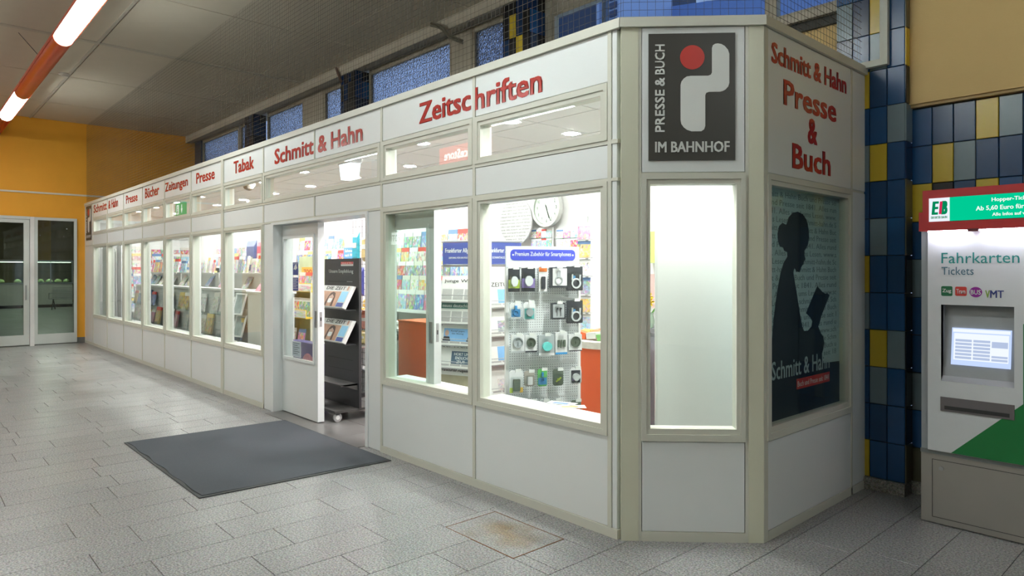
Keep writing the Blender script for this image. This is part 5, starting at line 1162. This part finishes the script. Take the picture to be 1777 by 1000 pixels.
# ---- card racks on the back wall by the clock
def card_rack(px0, px1, py0, py1, Y, cols_, rows_, label, clabel, grp, seed):
    a, c_ = onY(px0, py1, Y), onY(px1, py0, Y); w, h = (c_.x - a.x) / cols_, (c_.z - a.z) / rows_
    t = thing('card_rack', label, 'card rack', ((a.x + c_.x) / 2, Y, a.z))
    hw_ = (c_.x - a.x) / 2
    MB().box(-hw_ - 0.01, hw_ + 0.01, 0.012, 0.02, -0.02, rows_ * h + 0.01).build('back_panel', WHITEI, t)
    for r_ in range(rows_):
        MB().box(-hw_ - 0.01, hw_ + 0.01, -0.025, 0.012, r_ * h - 0.006, r_ * h).build('ledge', glass('acrylic', (0.9, 0.95, 0.95)), t)
        for k in range(cols_):
            o = link('greeting_card', sheet('greeting_card', round(w * 0.93, 3), round(h * 0.93, 3), 0.003, COVERK), None, (a.x + (k + 0.5) * w, Y - 0.002, a.z + r_ * h), (R(-4), 0, 0))
            tag(o, clabel, 'card', grp)
card_rack(922, 957, 396, 430, 1.93, 4, 2, 'small wall rack of travel cards below the clock', 'travel card in the small rack left below the clock', 'travel cards below the clock', 1)
card_rack(965, 1003, 396, 430, 1.93, 3, 2, 'small wall rack of greeting cards right of the clock', 'greeting card in the small rack right below the clock', 'greeting cards below the clock', 2)
a = onY(1014, 470, 1.55)
sp_ = thing('card_spinner', 'tall narrow spinner of photo cards at the right edge of the second window', 'card rack', (a.x, 1.55, 0), R(20))
b = MB(); b.tube((0, 0.06, 0), (0, 0.06, 2.05), 0.015); b.lathe([(0.2, 0), (0.2, 0.03), (0.02, 0.05)], 0, 0.06, 20); b.build('pole', GREYM, sp_)
for i in range(8):
    z = 2.0 - 0.165 * (i + 1)
    MB().box(-0.08, 0.08, -0.03, 0.0, z - 0.006, z).build('wire_ledge', GREYM, sp_)
    o = link('photo_card', sheet('photo_card', 0.125, 0.15, 0.003, COVERB), None, (a.x + 0.01 * math.sin(R(20)), 1.55 - 0.012, z), (R(-5), 0, R(20))); tag(o, 'dark photo card in the tall narrow spinner', 'card', 'photo cards in the spinner')

# ---- counter with flowers seen past the edge of the corner panel
cu = thing('counter_unit', 'grey counter at the back seen through the corner window', 'counter', (-1.02, 1.74, 0))
MB().box(-0.42, 0.35, -0.08, 0.24, 0, 1.02).build('body', pm('counter_grey', (0.30, 0.31, 0.35), 0.5), cu); MB().box(-0.44, 0.37, -0.10, 0.24, 1.02, 1.06).build('worktop', pm('counter_top', (0.16, 0.16, 0.18), 0.4), cu)
vz = thing('flower_vase', 'small vase with yellow daffodils on the grey counter', 'vase', (-1.06, 1.72, 1.06))
b = MB(); b.lathe([(0.03, 0), (0.045, 0.05), (0.03, 0.11), (0.035, 0.13)], n=16); b.build('vase', pm('vase_glass', (0.35, 0.45, 0.35), 0.2), vz, smooth=True)
rr = random.Random(2)
for i in range(6):
    e = Vector((rr.uniform(-0.10, 0.10), rr.uniform(-0.08, 0.04), rr.uniform(0.21, 0.30)))
    st = MB().tube((0, 0, 0.1), e, 0.004, n=5).build('stem', pm('stem_green', (0.12, 0.35, 0.06), 0.5), vz)
    b = MB()
    for k in range(6):
        a_ = k * math.pi / 3; b.add([e, e + Vector((0.03 * math.cos(a_ - 0.4), -0.012, 0.03 * math.sin(a_ - 0.4))), e + Vector((0.045 * math.cos(a_), -0.006, 0.045 * math.sin(a_))), e + Vector((0.03 * math.cos(a_ + 0.4), -0.012, 0.03 * math.sin(a_ + 0.4)))], [(0, 1, 2, 3)])
    b.tube(e, e + Vector((0, -0.03, 0)), 0.012, 0.02, 8); b.build('blossom', pm('daffodil', (0.85, 0.58, 0.02), 0.5), st)
wg = thing('gift_bag', 'light green gift bag hanging on the back wall past the corner panel', 'bag', (-1.10, 1.96, 1.62))
b = MB(); b.add([(-0.14, 0, 0), (0.14, 0, 0), (0.15, 0, 0.28), (-0.15, 0, 0.28), (-0.12, -0.08, 0), (0.12, -0.08, 0), (0.13, -0.06, 0.28), (-0.13, -0.06, 0.28)], [(0, 3, 2, 1), (4, 5, 6, 7), (0, 1, 5, 4), (1, 2, 6, 5), (3, 0, 4, 7)]); b.build('bag_body', pm('bag_green', (0.42, 0.66, 0.14), 0.5), wg)
MB().path([(-0.06, -0.03, 0.28), (-0.03, 0.0, 0.36), (0.03, 0.0, 0.36), (0.06, -0.03, 0.28)], 0.005, 5).build('handle', pm('cord_blue', (0.1, 0.15, 0.4), 0.6), wg)
wg = thing('gift_bag', 'dusty pink gift bag hanging below the green one', 'bag', (-1.10, 1.96, 1.22))
b = MB(); b.add([(-0.13, 0, 0), (0.13, 0, 0), (0.13, 0, 0.30), (-0.13, 0, 0.30), (-0.12, -0.08, 0), (0.12, -0.08, 0), (0.12, -0.06, 0.30), (-0.12, -0.06, 0.30)], [(0, 3, 2, 1), (4, 5, 6, 7), (0, 1, 5, 4), (1, 2, 6, 5), (3, 0, 4, 7)]); b.build('bag_body', pm('bag_pink', (0.55, 0.38, 0.36), 0.5), wg)
MB().path([(-0.05, -0.03, 0.30), (-0.03, 0.0, 0.36), (0.03, 0.0, 0.36), (0.05, -0.03, 0.30)], 0.005, 5).build('handle', pm('cord_brown', (0.3, 0.12, 0.06), 0.6), wg)

# ---- column, poster and goods seen through the open door
cl = thing('pillar', 'square white column inside the shop behind the doorway', 'pillar', (onY(608, 450, 1.5).x, 1.5, 0), kind='structure')
MB().cbox(-0.17, 0.17, 0.0, 0.3, 0, CZ, 0.01).build('shaft', WHITEI, cl)
a, c_ = onY(596, 452, 1.49), onY(619, 429, 1.49)
ps = thing('column_poster', 'small blue poster on the white column behind the doorway', 'poster', ((a.x + c_.x) / 2, 1.497, a.z))
hw_ = (c_.x - a.x) / 2
MB().box(-hw_, hw_, -0.004, 0.0, 0, c_.z - a.z).build('sheet', pm('poster_sky', (0.10, 0.28, 0.62), 0.4), ps)
text('Sehnsucht', -hw_ * 0.8, hw_ * 0.8, 0.11, 0.15, -0.004, pm('pale_yellow', (0.8, 0.76, 0.5), 0.5), ps, depth=0.001); text('nach Wahn', -hw_ * 0.8, hw_ * 0.8, 0.05, 0.09, -0.004, pm('pale_yellow', (0.8, 0.76, 0.5), 0.5), ps, depth=0.001)
ga = onY(631, 460, 1.05)
gr = thing('wire_grid', 'black wire grid panel hung with packets inside the doorway', 'display grid', (ga.x, 1.05, 0))
b = MB()
for i in range(8): b.box(-0.26 + i * 0.074, -0.255 + i * 0.074, 0.0, 0.005, 0.05, 2.15)
for i in range(29): b.box(-0.26, 0.262, -0.003, 0.002, 0.05 + i * 0.075, 0.055 + i * 0.075)
b.build('grid', DARKM, gr)
for x in (-0.26, 0.22): MB().box(x, x + 0.04, -0.2, 0.2, 0.0, 0.05).build('foot', DARKM, gr)
MB().box(-0.25, 0.25, -0.22, -0.004, 1.10, 1.112).build('shelf', pm('orange_shelf', (0.75, 0.40, 0.10), 0.5), gr); MB().box(-0.25, 0.25, -0.25, -0.004, 0.66, 0.672).build('shelf', GREYM, gr)
PK = [((-0.12, 1.66, 0.14, 0.36), (0.04, 0.42, 0.55), 'turquoise foil bag hung high on the wire grid'), ((0.09, 1.66, 0.12, 0.32), (0.75, 0.55, 0.25), 'orange and white packet hung beside the turquoise bag'),
      ((-0.07, 1.25, 0.24, 0.34), (0.08, 0.09, 0.35), 'dark blue football calendar on the wire grid'), ((0.14, 1.115, 0.16, 0.10), (0.75, 0.50, 0.1), 'yellow packet on the upper shelf of the wire grid'),
      ((-0.1, 0.86, 0.18, 0.22), (0.75, 0.06, 0.04), 'red packet left on the wire grid'), ((0.1, 0.86, 0.18, 0.22), (0.80, 0.30, 0.25), 'red and white packet right on the wire grid'), ((0.0, 0.675, 0.28, 0.17), (0.80, 0.60, 0.25), 'yellow comic book on the lower shelf of the wire grid')]
for i, ((x, z, w, h), c_, l) in enumerate(PK):
    t = thing('hanging_packet', l, 'packet', (ga.x + x, 1.03, z), 0, 'packets on the wire grid')
    b = MB(); b.add([(-w / 2, 0, 0), (w / 2, 0, 0), (w / 2, 0, h), (-w / 2, 0, h), (-w * 0.4, -0.035, h * 0.15), (w * 0.4, -0.035, h * 0.15), (w * 0.4, -0.03, h * 0.8), (-w * 0.4, -0.03, h * 0.8)], [(0, 3, 2, 1), (4, 5, 6, 7), (0, 1, 5, 4), (1, 2, 6, 5), (2, 3, 7, 6), (3, 0, 4, 7)])
    b.build('packet', pm('packet_%d' % i, c_, 0.3, 0.5, 18), t); MB().box(-w * 0.3, w * 0.3, -0.038, -0.033, h * 0.45, h * 0.62).build('label', OFFW, t)

# ---- children's display behind the door leaf
ka = onY(527, 500, 1.12)
kd = thing('book_display', 'yellow tiered childrens book display seen through the door window', 'display stand', (ka.x, 1.12, 0))
for i, (z, y) in enumerate(((1.28, 0.02), (0.93, -0.06), (0.52, -0.14))):
    b = MB(); b.box(-0.42, 0.42, y - 0.10, y + 0.12, z - 0.02, z); b.box(-0.42, 0.42, y - 0.11, y - 0.10, z - 0.02, z + 0.10); b.build('tier', YELL, kd)
    MB().box(-0.34, 0.42, y - 0.114, y - 0.111, z - 0.01, z + 0.09).build('tier_print', covers('tier_print_%d' % i, 1.1, 0.9), kd)
MB().box(-0.42, 0.42, 0.13, 0.15, 0.0, 1.75).build('back_board', pm('pale_green_board', (0.55, 0.62, 0.40), 0.5, 0.3, 6), kd)
for x in (-0.42, 0.40): MB().box(x, x + 0.015, -0.1, 0.15, 0, 1.3).build('side_panel', pm('clear_side', (0.70, 0.68, 0.55), 0.4), kd)
sgn = MB().prism([(-0.17, 1.46), (0.19, 1.44), (0.25, 1.52), (0.20, 1.60), (-0.17, 1.60)], 0.05, 0.065).build('zoo_sign', pm('sign_orange', (0.85, 0.48, 0.08), 0.5), kd)
text('ZOO', -0.11, 0.15, 1.48, 1.57, 0.05, pm('zoo_red', (0.55, 0.10, 0.05), 0.5), sgn, depth=0.003, bold=0.02)
rr = random.Random(4)
for i, (z, y, n_b) in enumerate(((1.28, 0.02, 4), (0.93, -0.06, 4), (0.52, -0.14, 3))):
    for k in range(n_b):
        o = lean('picture_book', 'picture book on the %s tier of the yellow display' % ('upper', 'middle', 'lower')[i], 'book', 'picture books on the yellow display', sheet('picture_book', 0.19, 0.25, 0.012, COVERK), (ka.x - 0.30 + k * 0.8 / n_b, 1.12 + y - 0.02, z), R(rr.uniform(-3, 3)), 10)
bx = thing('toy_box', 'dark blue boxed toy with white lettering at the foot of the yellow display', 'box', (onY(522, 590, 0.70).x + 0.08, 0.70, 0))
MB().cbox(-0.40, 0.42, 0.0, 0.12, 0.0, 0.66, 0.006).build('carton', pm('carton_navy', (0.06, 0.05, 0.16), 0.35, 0.6, 9), bx)
text('ocel', -0.38, -0.10, 0.56, 0.635, 0.0, OFFW, bx, depth=0.002, bold=0.02); MB().prism(rdisc(0.12, 0.38, 0.16, 0.15, 18), -0.003, 0.0).build('print', pm('toy_print', (0.45, 0.18, 0.22), 0.4, 0.7, 25), bx)

# ---- notices stuck to the door window
def notice(px0, px1, py0, py1, mat, label, rows=0, mark=None):
    a, c_ = onY(px0, py1, 0.112), onY(px1, py0, 0.112)
    t = thing('door_notice', label, 'notice', (a.x, 0.113, a.z), 0, 'notices on the door window'); w, h = c_.x - a.x, c_.z - a.z
    MB().box(0, w, -0.001, 0.0005, 0, h).build('sheet', OFFW, t); MB().box(w * 0.04, w * 0.96, -0.0016, -0.001, h * 0.03, h * 0.97).build('print_area', mat, t)
    for i in range(rows): MB().box(w * 0.12, w * (0.85 - 0.2 * (i % 2)), -0.0022, -0.0016, h * (0.86 - i * 0.8 / rows), h * (0.89 - i * 0.8 / rows)).build('print_line', OFFW if mat is BLUEP else INK, t)
    if mark: MB().prism([(w * 0.2, h * 0.5), (w * 0.5, h * 0.4), (w * 0.8, h * 0.55), (w * 0.6, h * 0.85), (w * 0.35, h * 0.75)], -0.0022, -0.0016).build('emblem', OFFW, t)
notice(508, 518, 455, 478, BLUEP, 'blue notice with white emblem on the door window', 2, True)
notice(508, 518, 481.5, 505, BLUEP, 'blue text notice below the emblem notice on the door window', 7)
notice(507, 522, 594, 618, pm('notice_grey', (0.42, 0.50, 0.55), 0.5), 'pale grey opening hours notice low on the door window', 6)

# ---- gondola with slatted front along the left windows
GY = 0.46
gcache = {}
def gondola(x0, x1, label):
    t = thing('shelf_unit', label, 'shelf unit', ((x0 + x1) / 2, GY, 0)); hw_ = (x1 - x0) / 2
    SLW = pm('slat_grey', (0.62, 0.64, 0.64), 0.4)
    MB().box(-hw_, hw_, 0.012, 0.30, 0.0, 1.26).build('carcass', WHITEI, t)
    z = 0.10
    while z < 1.22:
        k = (round(x1 - x0, 3),)
        if k not in gcache: gcache[k] = MB().box(-hw_ + 0.01, hw_ - 0.01, 0.0, 0.012, 0.0, 0.108).mesh('slat', SLW)
        link('slat', gcache[k], t, (0, 0, z)); z += 0.116
    MB().box(-hw_, hw_, -0.03, 0.33, 1.26, 1.29).build('top_board', WHITEI, t)
    MB().box(-hw_, hw_, 0.26, 0.30, 1.29, 1.50).build('riser', WHITEI, t); MB().box(-hw_, hw_, 0.18, 0.36, 1.50, 1.52).build('upper_shelf', WHITEI, t)
    MB().box(-hw_, -hw_ + 0.02, -0.02, 0.32, 0.0, 1.27).build('end_panel', WHITEI, t)
    return t
gondola(-8.55, -6.72, 'grey slatted shelf unit nearest the door behind the left windows')
gondola(-10.45, -8.60, 'grey slatted shelf unit in the middle behind the left windows')
gondola(-12.35, -10.50, 'grey slatted shelf unit farthest left behind the left windows')
rr = random.Random(8)
HOLD = MB(); HOLD.box(-0.12, 0.12, -0.11, -0.0, 0.0, 0.006); HOLD.box(-0.12, 0.12, -0.112, -0.108, 0.0, 0.05); HOLDM = HOLD.mesh('acrylic_holder', glass('acrylic', (0.9, 0.95, 0.95)))
for gi, (x0, x1, nm) in enumerate(((-8.55, -6.72, 'shelf unit nearest the door'), (-10.45, -8.60, 'middle shelf unit'), (-12.35, -10.50, 'farthest shelf unit'))):
    for ri, z in enumerate((0.92, 0.60)):
        for k in range(6):
            if rr.random() < 0.12: continue
            x = x0 + 0.2 + k * 0.29; h = rr.choice((0.24, 0.27, 0.30)); y = GY - 0.035
            hd = link('book_holder', HOLDM, None, (x, GY + 0.001, z)); tag(hd, 'clear book holder on the slatted %s, %s row' % (nm, ('upper', 'lower')[ri]), 'book holder', 'book holders on the %s' % nm)
            o = lean('book', 'book tilted in the %s row of the %s' % (('upper', 'lower')[ri], nm), 'book', 'tilted books on the %s' % nm, sheet('book', 0.20, h, 0.028, COVERB), (x + rr.uniform(-0.02, 0.02), GY - 0.062, z + 0.008), R(rr.uniform(-6, 6)), 10)
    for k in range(7):
        if rr.random() < 0.25: continue
        x = x0 + 0.16 + k * 0.25
        lean('book', 'book standing on the top shelf of the %s' % nm, 'book', 'books on top of the %s' % nm, sheet('top_book', 0.17, rr.choice((0.20, 0.24)), 0.03, COVERK), (x, GY + 0.25, 1.521), R(rr.uniform(-20, 10)), 9)
    for k in range(5):
        x = x0 + 0.3 + k * 0.32
        if rr.random() < 0.4: continue
        o = link('magazine', sheet('flat_magazine', 0.20, 0.27, 0.006, COVER), None, (x, GY + 0.16, 1.291), (R(-32), 0, R(rr.uniform(-6, 6))))
        tag(o, 'magazine lying tilted on the board of the %s' % nm, 'magazine', 'magazines on the %s' % nm)
# white cube display by the door
wa = onY(430, 520, 0.42)
wb_ = thing('white_display_box', 'white box display topped with pink magazines left of the door', 'display box', ((wa.x + 0.25), 0.62, 0))
MB().cbox(-0.24, 0.30, -0.2, 0.2, 0.0, 1.25, 0.006).build('body', WHITEI, wb_); MB().box(-0.26, 0.32, -0.22, 0.22, 1.25, 1.275).build('lid', WHITEI, wb_)
MB().box(-0.258, -0.24, -0.2, 0.2, 0, 1.25).build('side_panel', pm('slat_grey', (0.62, 0.64, 0.64), 0.4), wb_)
rr = random.Random(17)
PNK = [pm('pink_cover_%d' % i, c_, 0.35, 0.5, 22) for i, c_ in enumerate(((0.75, 0.20, 0.28), (0.78, 0.55, 0.55), (0.62, 0.50, 0.45), (0.80, 0.30, 0.40)))]
for i in range(5):
    o = link('magazine', sheet('pink_magazine%d' % (i % 4), 0.15, 0.21, 0.006, PNK[i % 4]), None, (wa.x + 0.08 + i * 0.10, 0.52 + 0.02 * i, 1.277), (R(-38), 0, R(rr.uniform(-25, 25))))
    tag(o, '%s pink magazine leaning on the white display box' % ('leftmost', 'second', 'middle', 'fourth', 'rightmost')[i], 'magazine', 'pink magazines on the white box')
for i, z in enumerate((0.98, 0.68)):
    t = thing('framed_picture', 'white framed picture tilted on the slats beside the white box, %s' % ('upper', 'lower')[i], 'picture frame', (wa.x - 0.22, GY - 0.10, z - 0.03)); t.rotation_euler = (R(-16), 0, R(8))
    MB().ring(-0.13, 0.13, 0, 0.30, 0.02, -0.02, 0.0).build('frame', WHITEI, t); MB().box(-0.11, 0.11, -0.006, -0.002, 0.02, 0.28).build('picture', pm('frame_picture_%d' % i, (0.35, 0.40, 0.40), 0.4, 0.6, 12), t)
# round column with hanging goods behind
ca = onY(437, 420, 1.35)
rc = thing('pillar', 'round white column inside the shop left of the door', 'pillar', (ca.x, 1.45, 0), kind='structure')
b = MB(); b.lathe([(0.17, 0), (0.17, CZ)], n=28); b.build('shaft', WHITEI, rc, smooth=True)
for px0, px1, py0, py1, c_, l in ((427, 444, 417, 470, (0.07, 0.12, 0.30), 'long dark blue bag hanging by the round column'), (446, 457, 420, 456, (0.60, 0.08, 0.16), 'red packet hanging by the round column'), (446, 457, 461, 478, (0.72, 0.50, 0.10), 'yellow packet hanging below the red one')):
    a, c2 = onY(px0, py1, 1.24), onY(px1, py0, 1.24); w, h = c2.x - a.x, c2.z - a.z
    t = thing('hanging_packet', l, 'packet', ((a.x + c2.x) / 2, 1.26, a.z), 0, 'packets by the round column')
    b = MB(); b.add([(-w / 2, 0, 0), (w / 2, 0, 0), (w / 2, 0, h), (-w / 2, 0, h), (-w * 0.4, -0.04, h * 0.1), (w * 0.4, -0.04, h * 0.1), (w * 0.38, -0.03, h * 0.8), (-w * 0.38, -0.03, h * 0.8)], [(0, 3, 2, 1), (4, 5, 6, 7), (0, 1, 5, 4), (1, 2, 6, 5), (2, 3, 7, 6), (3, 0, 4, 7)])
    b.build('packet', pm('col_packet_%s' % l[:6], c_, 0.35, 0.4, 14), t); MB().box(-w * 0.2, w * 0.25, -0.046, -0.038, h * 0.2, h * 0.45).build('label', pm('packet_label', (0.72, 0.72, 0.6), 0.5), t)
    MB().tube((0, 0, h), (0, 0.03, h + 0.04), 0.004, n=5).build('hook', GREYM, t)
# white curtain screen at the far left window
cw = thing('window_screen', 'white curved screen standing inside the farthest left window', 'screen', (-13.42, 0.16, 0), R(0))
b = MB(); n_ = 14
for i in range(n_ + 1):
    t_ = i / n_; x = -0.38 + 0.78 * t_; y = 0.12 * math.sin(t_ * 2.6)
    for yy in (y, y + 0.012): b.v += [(x, yy, 0.58 - 0.05 * t_), (x, yy, 2.05 - 0.12 * t_ * t_)]
for i in range(n_):
    o4 = i * 4; b.f += [[o4, o4 + 4, o4 + 5, o4 + 1], [o4 + 2, o4 + 3, o4 + 7, o4 + 6], [o4 + 1, o4 + 5, o4 + 7, o4 + 3], [o4, o4 + 2, o4 + 6, o4 + 4]]
b.build('sheet', WHITEI, cw, smooth=True)
for x in (-0.36, 0.38): MB().tube((x, 0.02, 0), (x, 0.02, 0.6), 0.012).build('foot', GREYM, cw)

# ---- things on the shop ceiling
dm = thing('dome_camera', 'dark dome security camera on the shop ceiling', 'camera', (-6.70, 0.46, CZ))
b = MB(); b.lathe([(0.02, -0.11), (0.06, -0.09), (0.08, -0.045)], n=20); b.build('dome', pm('dome_smoke', (0.10, 0.09, 0.08), 0.1), dm, smooth=True); b = MB(); b.lathe([(0.085, -0.045), (0.09, 0)], n=20); b.build('collar', pm('dome_collar', (0.5, 0.48, 0.45), 0.4), dm, smooth=True)
a = onY(607, 293, 0.50)
el = thing('emergency_lamp', 'glowing box shaped lamp hanging inside above the door', 'lamp', (a.x, 0.5, CZ))
b = MB(); b.add([(-0.12, -0.06, -0.06), (0.12, -0.06, -0.06), (0.12, 0.06, -0.06), (-0.12, 0.06, -0.06), (-0.10, -0.05, -0.22), (0.10, -0.05, -0.22), (0.10, 0.05, -0.22), (-0.10, 0.05, -0.22)], [(0, 3, 2, 1)[::-1], (4, 5, 6, 7)[::-1], (0, 1, 5, 4)[::-1], (1, 2, 6, 5)[::-1], (2, 3, 7, 6)[::-1], (3, 0, 4, 7)[::-1]])
b.build('lit_box', em('emergency_glow', (0.85, 0.95, 1.0), 3.0), el); MB().box(-0.13, 0.13, -0.07, 0.07, -0.06, 0).build('housing', GREYM, el)
a, c_ = onY(301, 354, 0.6), onY(328, 342, 0.6)
ex = thing('exit_sign', 'green lit escape route sign hanging from the shop ceiling', 'sign', ((a.x + c_.x) / 2, 0.6, CZ))
MB().box(-0.24, 0.24, -0.02, 0.02, -0.24, -0.02).build('lit_panel', em('exit_green', (0.02, 0.45, 0.20), 1.0), ex)
EW = em('exit_white', (0.9, 1, 0.95), 1.2)
b = MB(); b.prism([(-0.17, -0.21), (-0.05, -0.21), (-0.05, -0.05), (-0.17, -0.05)], -0.022, -0.02); b.build('door_mark', EW, ex)
b = MB(); b.prism([(0.06, -0.12), (0.09, -0.12), (0.09, -0.05), (0.12, -0.05), (0.12, -0.12), (0.15, -0.12), (0.105, -0.20)], -0.022, -0.02); b.build('arrow_mark', EW, ex)
b = MB(); b.prism(rdisc(-0.11, -0.085, 0.016, 0.016, 10), -0.024, -0.022); b.prism([(-0.13, -0.11), (-0.09, -0.11), (-0.10, -0.15), (-0.075, -0.2), (-0.09, -0.2), (-0.115, -0.16), (-0.145, -0.2), (-0.155, -0.19), (-0.125, -0.14)], -0.024, -0.022); b.build('runner_mark', em('exit_dark', (0.01, 0.30, 0.12), 0.8), ex)
# leaflets on the window board
for i, (px, py, l) in enumerate(((975, 702, 'white leaflet lying on the sill of the second window'), (990, 708, 'leaflet with brown print lying on the sill of the second window'))):
    p = onZ(px, py, 0.64); 
    t = thing('leaflet', l, 'leaflet', (p.x, max(p.y, 0.14), 0.6465), R(20 + 30 * i)); MB().box(-0.1, 0.1, -0.05, 0.05, 0, 0.002).build('sheet', OFFW, t); MB().box(-0.06, 0.05, -0.03, 0.02, 0.002, 0.0025).build('print', pm('leaflet_print_%d' % i, ((0.2, 0.3, 0.6), (0.6, 0.35, 0.15))[i], 0.5), t)
sb_ = thing('trim_4', 'white sill board behind the front windows', 'sill', kind='structure')
for i in (9, 10): MB().box(mods[i] + 0.05, mods[i + 1] - 0.05, 0.085, 0.22, 0.62, 0.645).build('sill_board', WHITEI, sb_)
for i in range(7): MB().box(mods[i] + 0.05, mods[i + 1] - 0.05, 0.085, 0.19, 0.62, 0.645).build('sill_board', WHITEI, sb_)
